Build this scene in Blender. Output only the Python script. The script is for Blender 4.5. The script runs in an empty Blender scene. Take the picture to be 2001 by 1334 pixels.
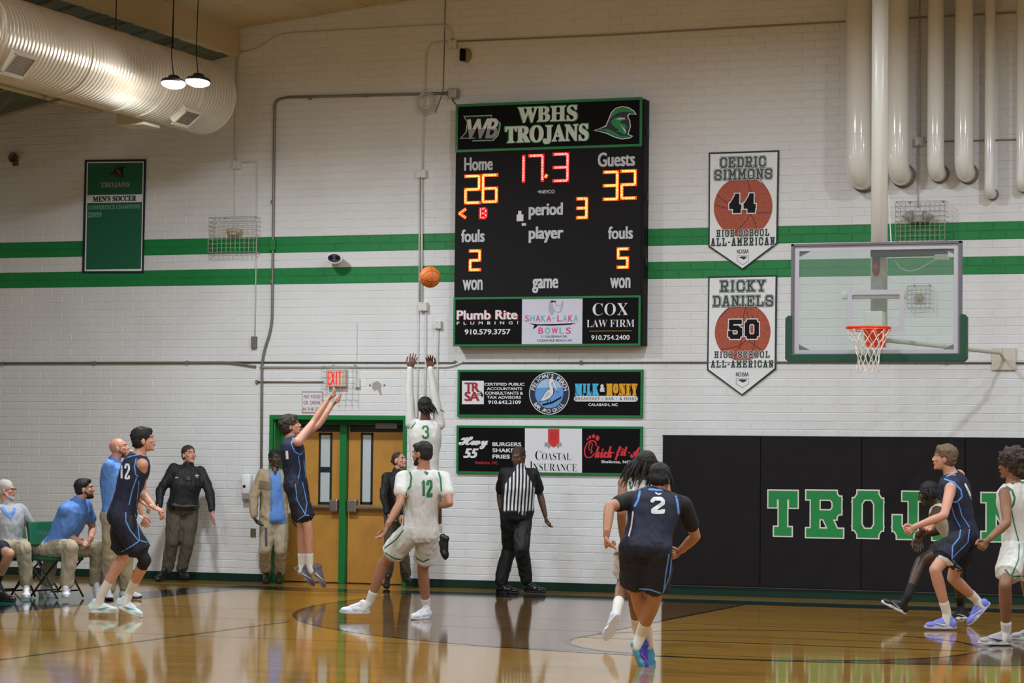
import bpy, bmesh, math, random
from math import sin, cos, pi, sqrt, atan2, radians
from mathutils import Vector, Matrix
from mathutils.bvhtree import BVHTree
from mathutils.geometry import tessellate_polygon
from mathutils import noise as mnoise
random.seed(7)
V = Vector
SC = bpy.context.scene
COL = SC.collection

# ------------------------------------------------------------------ camera
FPX, YAW, PIT, ROLL, CAMH, DIST = 5040.25, .353207, .0436992, .0105390, 1.67021, 30.07474
_cy, _sy, _cp, _sp = cos(YAW), sin(YAW), cos(PIT), sin(PIT)
CF = V((-_sy*_cp, _cy*_cp, _sp))
_R = V((_cy, _sy, 0)); _U = _R.cross(CF)
CR = _R*cos(ROLL) + _U*sin(ROLL)
CU = -_R*sin(ROLL) + _U*cos(ROLL)
CAM = V((0, -DIST, CAMH))
cd = bpy.data.cameras.new('camera'); cam = bpy.data.objects.new('camera', cd); COL.objects.link(cam)
cd.sensor_width = 36; cd.lens = FPX/2001*36; cd.clip_end = 200; cd.clip_start = .1
mw = Matrix((CR, CU, -CF)).transposed().to_4x4(); mw.translation = CAM
cam.matrix_world = mw
SC.camera = cam
SC.view_settings.view_transform = 'Standard'; SC.view_settings.look = 'None'
SC.view_settings.gamma = 1; SC.view_settings.use_curve_mapping = False
SC.view_settings.exposure = -0.10
wd = bpy.data.worlds.new('world'); SC.world = wd; wd.use_nodes = True
wd.node_tree.nodes['Background'].inputs[0].default_value = (.75, .85, 1, 1)
wd.node_tree.nodes['Background'].inputs[1].default_value = .05

# high-bay lamps hanging in rows over the court (light sources; housings for them are built below)
LAMP_W = 210
LAMPS = []
for ly in (-4.2, -10.6, -17.0, -23.4, -29.8):   # rows parallel to the end wall
    for lx in (-13.5, -8.2, -2.9, 2.4):
        LAMPS.append((lx, ly, 5.83) if (lx < -13 and ly > -5) else (lx, ly-.9 if ly > -5 else ly, 7.1))
for i, (lx, ly, lz) in enumerate(LAMPS):
    ld = bpy.data.lights.new('high_bay_light', 'AREA'); ld.shape = 'DISK'; ld.size = .36
    ld.energy = LAMP_W; ld.color = (.83, .925, 1.0); ld.spread = radians(175)
    lo = bpy.data.objects.new('high_bay_light', ld); lo.location = (lx, ly, lz - .075); COL.objects.link(lo)

def ray(px, py):
    return CF + CR*((px-1000.5)/FPX) - CU*((py-667)/FPX)
def at(px, py, Y=0.):
    d = ray(px, py); t = (Y-CAM.y)/d.y
    return CAM + d*t
def atz(px, py, Z=0.):
    d = ray(px, py); t = (Z-CAM.z)/d.z
    return CAM + d*t
def atx(px, py, X):
    d = ray(px, py); t = (X-CAM.x)/d.x
    return CAM + d*t

# ------------------------------------------------------------------ materials
def lin(c):
    c = c/255.
    return c/12.92 if c <= .04045 else ((c+.055)/1.055)**2.4
def rgb(r, g, b): return (lin(r), lin(g), lin(b), 1)
MATS = {}
def mat(name, col, rough=.6, metal=0., spec=.5, emit=None, es=1., noise=0., nscale=30., bump=0., bscale=200., trans=0., coat=0., vary=None):
    if name in MATS: return MATS[name]
    m = bpy.data.materials.new(name); m.use_nodes = True; MATS[name] = m
    nt = m.node_tree; b = nt.nodes['Principled BSDF']
    c = rgb(*col)
    b.inputs['Base Color'].default_value = c
    b.inputs['Roughness'].default_value = rough; b.inputs['Metallic'].default_value = metal
    b.inputs['Specular IOR Level'].default_value = spec
    b.inputs['Transmission Weight'].default_value = trans
    b.inputs['Coat Weight'].default_value = coat
    if emit:
        b.inputs['Emission Color'].default_value = rgb(*emit); b.inputs['Emission Strength'].default_value = es
    if noise or bump:
        tc = nt.nodes.new('ShaderNodeTexCoord')
    if noise:
        n = nt.nodes.new('ShaderNodeTexNoise'); n.inputs['Scale'].default_value = nscale; n.inputs['Detail'].default_value = 5
        r = nt.nodes.new('ShaderNodeMixRGB'); r.blend_type = 'MULTIPLY'; r.inputs[0].default_value = 1
        mr = nt.nodes.new('ShaderNodeMapRange'); mr.inputs[1].default_value = .3; mr.inputs[2].default_value = .7
        mr.inputs[3].default_value = 1-noise; mr.inputs[4].default_value = 1+noise*.4
        nt.links.new(tc.outputs['Object'], n.inputs['Vector']); nt.links.new(n.outputs['Fac'], mr.inputs[0])
        r.inputs[1].default_value = c; nt.links.new(mr.outputs[0], r.inputs[2]); nt.links.new(r.outputs[0], b.inputs['Base Color'])
    if bump:
        n2 = nt.nodes.new('ShaderNodeTexNoise'); n2.inputs['Scale'].default_value = bscale; n2.inputs['Detail'].default_value = 3
        bp = nt.nodes.new('ShaderNodeBump'); bp.inputs['Strength'].default_value = bump; bp.inputs['Distance'].default_value = .01
        nt.links.new(tc.outputs['Object'], n2.inputs['Vector']); nt.links.new(n2.outputs['Fac'], bp.inputs['Height']); nt.links.new(bp.outputs[0], b.inputs['Normal'])
    return m

WALLP = mat('wall_paint', (226, 226, 228), .55, noise=.06, nscale=1.3, bump=.12, bscale=60)
GREENP = mat('green_wall_paint', (14, 128, 62), .55, noise=.12, nscale=1.5, bump=.12, bscale=60)
BLACK = mat('black', (12, 11, 13), .6, spec=.12)
DARK = mat('dark_grey', (42, 40, 42), .6, spec=.3)
WHITE = mat('white', (232, 232, 235), .55)
PRINTW = mat('printed_white', (222, 222, 226), .5)
GREEN = mat('green_paint', (10, 118, 56), .4)
DGREEN = mat('dark_green_base', (8, 46, 35), .5, spec=.3)
GALV = mat('galvanised_conduit', (128, 124, 118), .4, metal=.35)
CONDP = mat('painted_conduit', (212, 210, 208), .5)
BOXP = mat('box_cover', (216, 214, 208), .5)
STEEL = mat('brushed_steel', (170, 165, 158), .32, metal=.85)
LAMPE = mat('lamp_lens', (255, 255, 255), .4, emit=(255, 250, 240), es=190)

# ------------------------------------------------------------------ mesh helpers
class MB:
    """collects simple shapes, then links them as one mesh object"""
    def __init__(s): s.v = []; s.f = []; s.m = []; s.cur = 0
    def add(s, vs, fs):
        o = len(s.v); s.v += [tuple(v) for v in vs]
        for f in fs: s.f.append([i+o for i in f]); s.m.append(s.cur)
        return s
    def box(s, x0, y0, z0, x1, y1, z1, M=None):
        vs = [V((x, y, z)) for z in (z0, z1) for y in (y0, y1) for x in (x0, x1)]
        if M: vs = [M @ v for v in vs]
        return s.add(vs, [(0, 2, 3, 1), (4, 5, 7, 6), (0, 1, 5, 4), (2, 6, 7, 3), (0, 4, 6, 2), (1, 3, 7, 5)])
    def rbox(s, x0, y0, z0, x1, y1, z1, r=.01, M=None):
        # box with chamfered edges
        bm = bmesh.new(); bmesh.ops.create_cube(bm, size=1)
        for v in bm.verts: v.co = V(((x0+x1)/2+v.co.x*(x1-x0), (y0+y1)/2+v.co.y*(y1-y0), (z0+z1)/2+v.co.z*(z1-z0)))
        bmesh.ops.bevel(bm, geom=list(bm.edges), offset=min(r, abs(x1-x0)*.45, abs(y1-y0)*.45, abs(z1-z0)*.45), segments=2, affect='EDGES', profile=.5)
        bm.verts.index_update()
        vs = [M @ v.co if M else v.co.copy() for v in bm.verts]; fs = [[v.index for v in f.verts] for f in bm.faces]
        bm.free(); return s.add(vs, fs)
    def tube(s, pts, r, n=8, caps=True, closed=False):
        pts = [V(p) for p in pts]
        rs = r if isinstance(r, (list, tuple)) else [r]*len(pts)
        N = len(pts); base = len(s.v); ref = None; fs = []; vs = []
        for i, p in enumerate(pts):
            if closed: t = (pts[(i+1) % N]-pts[i-1]).normalized()
            else: t = (pts[min(i+1, N-1)]-pts[max(i-1, 0)]).normalized()
            if ref is None:
                ref = V((0, 0, 1)) if abs(t.z) < .9 else V((1, 0, 0))
            u = (ref - t*ref.dot(t)).normalized(); w = t.cross(u); ref = u
            for k in range(n):
                a = 2*pi*k/n; vs.append(p+(u*cos(a)+w*sin(a))*rs[i])
        for i in range(N if closed else N-1):
            j = (i+1) % N
            for k in range(n):
                fs.append((i*n+k, i*n+(k+1) % n, j*n+(k+1) % n, j*n+k))
        if caps and not closed:
            fs.append(tuple(range(n))[::-1]); fs.append(tuple((N-1)*n+k for k in range(n)))
        return s.add(vs, fs)
    def prism(s, poly, y0, y1, M=None):
        """polygon of (x,z) points extruded along y"""
        n = len(poly)
        vs = [V((x, y0, z)) for x, z in poly]+[V((x, y1, z)) for x, z in poly]
        if M: vs = [M @ v for v in vs]
        fs = [tuple(range(n)), tuple(range(2*n-1, n-1, -1))]+[(i, i+n, (i+1) % n+n, (i+1) % n) for i in range(n)]
        return s.add(vs, fs)
    def lathe(s, prof, n=20, M=None):
        """(r, z) profile around z"""
        vs = []; fs = []
        for r, z in prof:
            for k in range(n): vs.append(V((r*cos(2*pi*k/n), r*sin(2*pi*k/n), z)))
        for i in range(len(prof)-1):
            for k in range(n): fs.append((i*n+k, i*n+(k+1) % n, (i+1)*n+(k+1) % n, (i+1)*n+k))
        fs.append(tuple(range(n))[::-1]); fs.append(tuple((len(prof)-1)*n+k for k in range(n)))
        if M: vs = [M @ v for v in vs]
        return s.add(vs, fs)
    def sphere(s, c, r, n=12, sc=(1, 1, 1), M=None):
        prof = []
        m = n//2+1
        vs = []; fs = []
        for i in range(1, m):
            a = pi*i/m
            for k in range(n): vs.append(V((sin(a)*cos(2*pi*k/n)*sc[0], sin(a)*sin(2*pi*k/n)*sc[1], cos(a)*sc[2]))*r)
        vs.append(V((0, 0, r*sc[2]))); vs.append(V((0, 0, -r*sc[2])))
        for i in range(m-2):
            for k in range(n): fs.append((i*n+k, (i+1)*n+k, (i+1)*n+(k+1) % n, i*n+(k+1) % n))
        t = len(vs)-2
        for k in range(n):
            fs.append((t, k, (k+1) % n)); fs.append((t+1, (m-2)*n+(k+1) % n, (m-2)*n+k))
        if M: vs = [M @ v for v in vs]
        vs = [v+V(c) for v in vs]
        return s.add(vs, fs)
    def build(s, name, m=None, parent=None, smooth=False, origin=None):
        me = bpy.data.meshes.new(name)
        o0 = V(origin) if origin is not None else V((0, 0, 0))
        me.from_pydata([V(v)-o0 for v in s.v], [], s.f)
        ms = m if isinstance(m, (list, tuple)) else [m]
        for x in ms:
            if x: me.materials.append(x)
        if len(ms) > 1: me.polygons.foreach_set('material_index', s.m)
        if smooth: me.polygons.foreach_set('use_smooth', [True]*len(me.polygons))
        me.update()
        bm = bmesh.new(); bm.from_mesh(me); bmesh.ops.recalc_face_normals(bm, faces=bm.faces); bm.to_mesh(me); bm.free()
        return link(name, me, parent, o0)
def link(name, me, parent=None, loc=(0, 0, 0)):
    o = bpy.data.objects.new(name, me); COL.objects.link(o)
    o.location = loc
    if parent is not None:
        o.parent = parent
        # children are authored in world coordinates unless the parent is at an offset
        pw = WORLD.get(parent.name, V((0, 0, 0)))
        o.location = V(loc)-pw
        WORLD[o.name] = V(loc)
    else: WORLD[o.name] = V(loc)
    return o
WORLD = {}
def smooth_by_angle(o, ang=35):
    me = o.data; me.polygons.foreach_set('use_smooth', [True]*len(me.polygons))
    try: me.set_sharp_from_angle(angle=radians(ang))
    except Exception: pass
    return o
def tag(o, label=None, cat=None, group=None, kind=None):
    if label: o['label'] = label
    if cat: o['category'] = cat
    if group: o['group'] = group
    if kind: o['kind'] = kind
    return o
def thing(name, loc, label, cat, group=None):
    o = bpy.data.objects.new(name, None); COL.objects.link(o); o.location = loc; WORLD[o.name] = V(loc)
    o.empty_display_size = .1
    return tag(o, label, cat, group)
def struct(o): o['kind'] = 'structure'; return o
def bez_round(pts, r=.08, n=5):
    """round the corners of a polyline"""
    pts = [V(p) for p in pts]; out = [pts[0]]
    for i in range(1, len(pts)-1):
        a = (pts[i-1]-pts[i]); b = (pts[i+1]-pts[i]); rr = min(r, a.length*.45, b.length*.45)
        p0 = pts[i]+a.normalized()*rr; p1 = pts[i]+b.normalized()*rr
        for k in range(n+1):
            t = k/n; out.append(p0*(1-t)**2+pts[i]*2*t*(1-t)+p1*t*t)
    out.append(pts[-1]); return out

# text: returns (verts2d, faces) of font text fitted into a box of width w, height h
_tc = {}
def text_mesh(s, bold=0., italic=0., spacing=1.):
    k = (s, bold, italic, spacing)
    if k in _tc: return _tc[k]
    c = bpy.data.curves.new('text', 'FONT'); c.body = s; c.offset = bold; c.shear = italic; c.space_character = spacing; c.resolution_u = 3
    o = bpy.data.objects.new('text', c); COL.objects.link(o)
    dg = bpy.context.evaluated_depsgraph_get()
    me = bpy.data.meshes.new_from_object(o.evaluated_get(dg))
    vs = [v.co.copy() for v in me.vertices]; fs = [tuple(p.vertices) for p in me.polygons]
    bpy.data.objects.remove(o); bpy.data.curves.remove(c); bpy.data.meshes.remove(me)
    _tc[k] = (vs, fs); return _tc[k]
def serif(s):
    out = ''
    for ch in s:
        if 'A' <= ch <= 'Z': out += chr(0x1D400+ord(ch)-65)
        elif 'a' <= ch <= 'z': out += chr(0x1D41A+ord(ch)-97)
        elif '0' <= ch <= '9': out += chr(0x1D7CE+ord(ch)-48)
        else: out += ch
    return out
def script(s):
    out = ''
    for ch in s:
        if 'A' <= ch <= 'Z': out += chr(0x1D4D0+ord(ch)-65)
        elif 'a' <= ch <= 'z': out += chr(0x1D4EA+ord(ch)-97)
        else: out += ch
    return out
def fit(vs, x0, z0, x1, z1):
    ax = min(v.x for v in vs); bx = max(v.x for v in vs); az = min(v.y for v in vs); bz = max(v.y for v in vs)
    sx = (x1-x0)/(bx-ax); sz = (z1-z0)/(bz-az)
    return [((v.x-ax)*sx+x0, (v.y-az)*sz+z0) for v in vs]
def wall_text(mb, s, x0, z0, x1, z1, y, bold=0., italic=0., spacing=1.):
    """text filling the rectangle x0..x1, z0..z1 at depth y"""
    vs, fs = text_mesh(s, min(bold, 0.), italic, spacing)
    d = max(bold, 0)*(z1-z0)*1.25
    q = fit(vs, x0+d, z0+d*.5, x1-d, z1-d*.5)
    sh = [(0, 0)] if not d else [(0, 0), (d, .5*d), (-d, -.5*d), (-d, .5*d), (d, -.5*d)]
    for k, (sx, sz) in enumerate(sh):
        mb.add([V((a+sx, y-k*.00012, b+sz)) for a, b in q], fs)

# block (varsity) letters drawn with strokes in a 0..1 box
_O = [(.22, 0), (.78, 0), (1, .2), (1, .8), (.78, 1), (.22, 1), (0, .8), (0, .2), (.22, 0)]
G = {
 'T': [[(0, 1), (1, 1)], [(.5, 1), (.5, 0)], [(.28, 0), (.72, 0)], [(0, 1), (0, .78)], [(1, 1), (1, .78)]],
 'R': [[(.15, 0), (.15, 1)], [(-.02, 1), (.78, 1), (.95, .85), (.95, .62), (.78, .48), (.15, .48)], [(-.02, 0), (.36, 0)], [(.55, .48), (.85, .02)], [(.66, 0), (1.02, 0)]],
 'O': [_O], '0': [_O],
 'J': [[(.75, 1), (.75, .22), (.55, 0), (.2, 0), (0, .2), (0, .38)], [(.45, 1), (1, 1)]],
 'A': [[(.1, 0), (.42, 1), (.58, 1), (.9, 0)], [(.25, .36), (.75, .36)], [(-.04, 0), (.28, 0)], [(.72, 0), (1.04, 0)]],
 'N': [[(.12, 0), (.12, 1), (.86, 0), (.86, 1)], [(-.04, 1), (.2, 1)], [(-.04, 0), (.3, 0)], [(.68, 1), (1.04, 1)]],
 'S': [[(1, .7), (1, .84), (.82, 1), (.18, 1), (0, .84), (0, .66), (.18, .53), (.82, .47), (1, .34), (1, .16), (.82, 0), (.18, 0), (0, .16), (0, .3)]],
 'C': [[(1, .68), (1, .8), (.78, 1), (.22, 1), (0, .8), (0, .2), (.22, 0), (.78, 0), (1, .2), (1, .32)]],
 'E': [[(.15, 0), (.15, 1)], [(-.02, 1), (1, 1), (1, .76)], [(.15, .52), (.62, .52)], [(.62, .4), (.62, .64)], [(-.02, 0), (1, 0), (1, .24)]],
 'D': [[(.15, 0), (.15, 1)], [(-.02, 1), (.74, 1), (1, .8), (1, .2), (.74, 0), (-.02, 0)]],
 'I': [[(.5, 0), (.5, 1)], [(.22, 0), (.78, 0)], [(.22, 1), (.78, 1)]],
 'M': [[(.12, 0), (.12, 1), (.5, .36), (.88, 1), (.88, 0)], [(-.06, 0), (.28, 0)], [(.72, 0), (1.06, 0)], [(-.06, 1), (.16, 1)], [(.84, 1), (1.06, 1)]],
 'Y': [[(.1, 1), (.5, .45), (.9, 1)], [(.5, .45), (.5, 0)], [(.28, 0), (.72, 0)], [(-.04, 1), (.26, 1)], [(.74, 1), (1.04, 1)]],
 'K': [[(.15, 0), (.15, 1)], [(.85, 1), (.15, .4)], [(.36, .58), (.85, 0)], [(-.02, 0), (.34, 0)], [(-.02, 1), (.34, 1)], [(.66, 1), (1.02, 1)], [(.66, 0), (1.02, 0)]],
 'L': [[(.18, 0), (.18, 1)], [(0, 1), (.4, 1)], [(0, 0), (1, 0), (1, .28)]],
 'H': [[(.15, 0), (.15, 1)], [(.85, 0), (.85, 1)], [(.15, .5), (.85, .5)], [(-.03, 0), (.33, 0)], [(-.03, 1), (.33, 1)], [(.67, 0), (1.03, 0)], [(.67, 1), (1.03, 1)]],
 'G': [[(1, .7), (1, .8), (.78, 1), (.22, 1), (0, .8), (0, .2), (.22, 0), (.78, 0), (1, .2), (1, .46), (.6, .46)]],
 'W': [[(.05, 1), (.28, 0), (.5, .7), (.72, 0), (.95, 1)], [(-.06, 1), (.2, 1)], [(.8, 1), (1.06, 1)]],
 'B': [[(.15, 0), (.15, 1)], [(-.02, 1), (.78, 1), (.94, .87), (.94, .66), (.8, .53), (.15, .53)], [(.8, .53), (1, .38), (1, .15), (.82, 0), (-.02, 0)]],
 '-': [[(.15, .45), (.85, .45)]],
 "'": [[(.5, 1), (.45, .75)]],
 '4': [[(.72, 0), (.72, 1), (0, .36), (0, .28), (1, .28)], [(.5, 0), (.92, 0)]],
 '5': [[(.95, 1), (.08, 1), (.05, .58), (.72, .6), (1, .44), (1, .18), (.78, 0), (.2, 0), (0, .14), (0, .24)]],
 '2': [[(0, .72), (0, .84), (.2, 1), (.8, 1), (1, .84), (1, .64), (.08, .14), (.06, 0), (1, 0), (1, .2)]],
 '3': [[(0, .78), (0, .86), (.18, 1), (.8, 1), (.96, .86), (.96, .64), (.76, .53), (.4, .53)], [(.76, .53), (1, .38), (1, .14), (.8, 0), (.18, 0), (0, .14), (0, .22)]],
 '1': [[(.2, .8), (.52, 1), (.52, 0)], [(.22, 0), (.82, 0)]],
}
def stroke(pl, w, ux=1., uz=1.):
    """polyline (2D, metres) -> list of convex quads + corner octagons"""
    out = []
    for (a, b) in zip(pl[:-1], pl[1:]):
        dx, dz = b[0]-a[0], b[1]-a[1]; L = math.hypot(dx, dz) or 1e-6
        tx, tz = dx/L, dz/L; nx, nz = -tz*w/2, tx*w/2; ex, ez = tx*w/2, tz*w/2
        if abs(tx) > .02 and abs(tz) > .02: ex *= .55; ez *= .55
        out.append([(a[0]-ex+nx, a[1]-ez+nz), (a[0]-ex-nx, a[1]-ez-nz), (b[0]+ex-nx, b[1]+ez-nz), (b[0]+ex+nx, b[1]+ez+nz)])
    return out
def glyph_polys(ch, x0, z0, x1, z1, w, wo=None):
    """letter whose painted extent is x0..x1, z0..z1 for stroke w; wo = wider stroke for an outline"""
    h = w/2; polys = []
    for pl in G[ch]:
        q = [(x0+h+u*(x1-x0-w), z0+h+v*(z1-z0-w)) for u, v in pl]
        polys += stroke(q, wo or w)
    return polys
def block_text(mb, s, x0, z0, x1, z1, y, wf=.2, gap=.18, out=0., thick=0.):
    """varsity text; wf = stroke width as share of height"""
    n = len(s); H = z1-z0
    wid = [(.55 if c in "I1'" else .5 if c == ' ' else 1.12 if c in 'MW' else .5 if c == '-' else 1) for c in s]
    tot = sum(wid)+gap*(n-1); unit = (x1-x0)/tot; x = x0
    for c, wd_ in zip(s, wid):
        if c != ' ':
            w = wf*H
            for k, p in enumerate(glyph_polys(c, x, z0, x+wd_*unit, z1, w, w+2*out if out else None)):
                mb.add([V((a, y-(k % 9)*.00005, b)) for a, b in p], [tuple(range(len(p)))])
        x += (wd_+gap)*unit
# ================================================================== ROOM
XL, XR, YF = -19.6, 8.4, -35.0
CH = .1016; ZS = 4.4342            # course height, top of the upper stripe
DOOR = (-14.345, -12.535, 2.085)   # opening in the end wall
def roof(x):
    if x < -14.93: return 6.13+(x+18.48)*.2
    if x < -5.66: return 7.195+(x+14.93)*.1
    return 8.12-(x+5.66)*.12

# --- floor
def floor_mat(name, base, dark, scale=1.):
    m = bpy.data.materials.new(name); m.use_nodes = True; nt = m.node_tree; b = nt.nodes['Principled BSDF']
    tc = nt.nodes.new('ShaderNodeTexCoord'); mp = nt.nodes.new('ShaderNodeMapping')
    mp.inputs['Rotation'].default_value = (0, 0, 0)
    br = nt.nodes.new('ShaderNodeTexBrick'); br.inputs['Scale'].default_value = 1
    br.inputs['Brick Width'].default_value = 1.7; br.inputs['Row Height'].default_value = .0571; br.inputs['Mortar Size'].default_value = .0008
    br.inputs['Color1'].default_value = rgb(*base); br.inputs['Color2'].default_value = rgb(*dark); br.inputs['Mortar'].default_value = rgb(*[c*.55 for c in dark])
    br.inputs['Bias'].default_value = -.2
    nt.links.new(tc.outputs['Object'], mp.inputs[0]); nt.links.new(mp.outputs[0], br.inputs[0])
    n = nt.nodes.new('ShaderNodeTexNoise'); n.inputs['Scale'].default_value = 3; n.inputs['Detail'].default_value = 6
    mp2 = nt.nodes.new('ShaderNodeMapping'); mp2.inputs['Scale'].default_value = (.6, 14, 1)
    nt.links.new(tc.outputs['Object'], mp2.inputs[0]); nt.links.new(mp2.outputs[0], n.inputs['Vector'])
    mx = nt.nodes.new('ShaderNodeMixRGB'); mx.blend_type = 'MULTIPLY'; mx.inputs[0].default_value = .35
    mr = nt.nodes.new('ShaderNodeMapRange'); mr.inputs[1].default_value = .25; mr.inputs[2].default_value = .75; mr.inputs[3].default_value = .5; mr.inputs[4].default_value = 1.15
    nt.links.new(n.outputs['Fac'], mr.inputs[0]); nt.links.new(br.outputs['Color'], mx.inputs[1]); nt.links.new(mr.outputs[0], mx.inputs[2])
    nt.links.new(mx.outputs[0], b.inputs['Base Color'])
    gloss(nt, b)
    return m
def gloss(nt, b):
    # waxed varnish: mirror-like, with the slight waviness of a sanded gym floor
    b.inputs['Roughness'].default_value = .075; b.inputs['IOR'].default_value = 1.42; b.inputs['Specular IOR Level'].default_value = .5
    tc = nt.nodes.new('ShaderNodeTexCoord'); mp = nt.nodes.new('ShaderNodeMapping'); mp.inputs['Scale'].default_value = (1.0, .35, 1)
    n = nt.nodes.new('ShaderNodeTexNoise'); n.inputs['Scale'].default_value = 2.2; n.inputs['Detail'].default_value = 2
    bp = nt.nodes.new('ShaderNodeBump'); bp.inputs['Strength'].default_value = .055; bp.inputs['Distance'].default_value = .004
    nt.links.new(tc.outputs['Object'], mp.inputs[0]); nt.links.new(mp.outputs[0], n.inputs['Vector']); nt.links.new(n.outputs['Fac'], bp.inputs['Height']); nt.links.new(bp.outputs[0], b.inputs['Normal'])
def paint_mat(name, col):
    m = bpy.data.materials.new(name); m.use_nodes = True; b = m.node_tree.nodes['Principled BSDF']
    b.inputs['Base Color'].default_value = rgb(*col); gloss(m.node_tree, b); return m
WOOD = floor_mat('maple_floor', (168, 126, 50), (146, 104, 38))
WOODD = floor_mat('stained_maple', (110, 80, 44), (92, 66, 36))
LINEP = paint_mat('court_line_black', (26, 26, 30)); FGREEN = paint_mat('court_border_green', (28, 92, 74)); TAN = paint_mat('edge_strip_tan', (150, 128, 92))
fl = struct(MB().box(XL, YF, -.1, XR, .3, 0).build('floor', WOOD))
def floor_poly(name, pts, m, z, label=None):
    mb = MB(); n = len(pts)
    mb.add([V((x, y, z)) for x, y in pts]+[V((x, y, 0)) for x, y in pts], [tuple(range(n))]+[(i, i+n, (i+1) % n+n, (i+1) % n) for i in range(n)])
    o = mb.build(name, m, fl)
    if label: o['label'] = label
    return o
_lz = [0]
def floor_line(name, pts, w, m=None, z=.0016):
    _lz[0] += 1; z += .00012*_lz[0]
    L = []; R = []
    for i, p in enumerate(pts):
        a = V(pts[max(i-1, 0)]); b = V(pts[min(i+1, len(pts)-1)]); t = (b-a).normalized(); n = V((-t.y, t.x))*w/2
        L.append(V(p)+n); R.append(V(p)-n)
    mb = MB(); N = len(pts)
    mb.add([V((q.x, q.y, z)) for q in L]+[V((q.x, q.y, z)) for q in R], [(i, i+1, i+1+N, i+N) for i in range(N-1)])
    return mb.build(name, m or LINEP, fl)
HX = -5.80                       # basket centre line
HY = -2.964                      # board plane
EY = -1.70                       # end line, inner edge
SX = -13.95                      # side line, inner edge
RC = (HX, HY-.40)                # basket centre on the floor
FY = HY-4.572                    # free throw line
# stained zone between the three-point arc and the lane
arc = [(RC[0]+6.02*cos(a), RC[1]-6.02*sin(a)) for a in [pi*k/48 for k in range(49)]]
lane = 1.83
def resample(P, n):
    P = [V(p) for p in P]; D = [0]
    for a, c in zip(P[:-1], P[1:]): D.append(D[-1]+(c-a).length)
    out = []; k = 0
    for i in range(n):
        t = D[-1]*i/(n-1)
        while k < len(D)-2 and D[k+1] < t: k += 1
        u = (t-D[k])/max(D[k+1]-D[k], 1e-9); out.append(P[k].lerp(P[k+1], u))
    return out
NS = 90
po = resample([(HX-6.02, EY)]+list(reversed(arc))+[(HX+6.02, EY)], NS)
pi_ = resample([(HX-lane, EY), (HX-lane, FY)]+[(HX-lane*cos(pi*k/24), FY-lane*sin(pi*k/24)) for k in range(1, 24)]+[(HX+lane, FY), (HX+lane, EY)], NS)
mb = MB(); mb.add([V((p.x, p.y, .0008)) for p in po]+[V((p.x, p.y, .0008)) for p in pi_], [(i, i+1, i+1+NS, i+NS) for i in range(NS-1)])
o = mb.build('stained_zone', WOODD, fl); o['label'] = 'dark stained maple between three-point arc and lane'
floor_line('painted_line', [(HX-6.02, EY)]+list(reversed(arc))+[(HX+6.02, EY)], .05)
ftc = [(HX+1.83*cos(a), FY-1.83*sin(a)) for a in [2*pi*k/64 for k in range(65)]]
floor_line('painted_line', ftc, .05)
floor_line('painted_line', [(HX-lane, EY), (HX-lane, FY)], .05); floor_line('painted_line', [(HX+lane, EY), (HX+lane, FY)], .05)
floor_line('painted_line', [(HX-lane, FY), (HX+lane, FY)], .05)
for yy in (-9.05, -6.75, -5.2): floor_line('painted_line', [(SX, yy), (XR, yy)], .02, z=.0014)
floor_line('painted_line', [(-10.86, -6.9), (-10.95, -22)], .04)
floor_poly('end_line_band', [(SX-.35, EY), (XR, EY), (XR, EY+.75), (SX-.35, EY+.75)], LINEP, .0012, 'wide black painted band along the end line')
floor_poly('end_line_band', [(SX-3, EY+.75), (XR, EY+.75), (XR, EY+.95), (SX-3, EY+.95)], TAN, .0012, 'tan strip behind the black end line band')
floor_poly('side_line_band', [(SX-.68, YF), (SX, YF), (SX, EY), (SX-.68, EY)], LINEP, .0013, 'black painted side line in front of the bench')
floor_poly('side_line_band', [(SX-1.5, YF), (SX-.68, YF), (SX-.68, -3.2), (SX-1.5, -3.2)], FGREEN, .0013, 'green painted border beside the side line')

# --- end wall with its bricks
wall = struct(MB().box(XL, .006, 0, DOOR[0], .3, 8.6).box(DOOR[1], .006, 0, XR, .3, 8.6).box(DOOR[0], .006, DOOR[2], DOOR[1], .3, 8.6).build('wall_back', WALLP))
J = .0045
def brick_verts(x0, x1, z0, z1, y=0):
    a, b, c, d = x0+J, x1-J, z0+J*.8, z1-J*.8; e = .004
    return [V((a, y+.006, c)), V((b, y+.006, c)), V((b, y+.006, d)), V((a, y+.006, d)), V((a+e, y, c+e)), V((b-e, y, c+e)), V((b-e, y, d-e)), V((a+e, y, d-e))], \
        [(4, 5, 6, 7), (0, 1, 5, 4), (1, 2, 6, 5), (2, 3, 7, 6), (3, 0, 4, 7)]
occ = []   # rectangles of the wall that things hide
for a, b, c, d in ((1294, 850, 2001, 1200), (886, 190, 1262, 676), (894, 722, 1256, 815), (892, 832, 1254, 927), (1384, 293, 1523, 525), (1381, 538, 1518, 770), (1536, 470, 1891, 705), (1650, 0, 2001, 330)):
    p, q = at(a, b), at(c, d); occ.append((p.x, q.z, q.x, p.z))
cands = []; fieldw = MB(); fieldg = MB()
nrow0 = int(ZS/CH)
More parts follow.
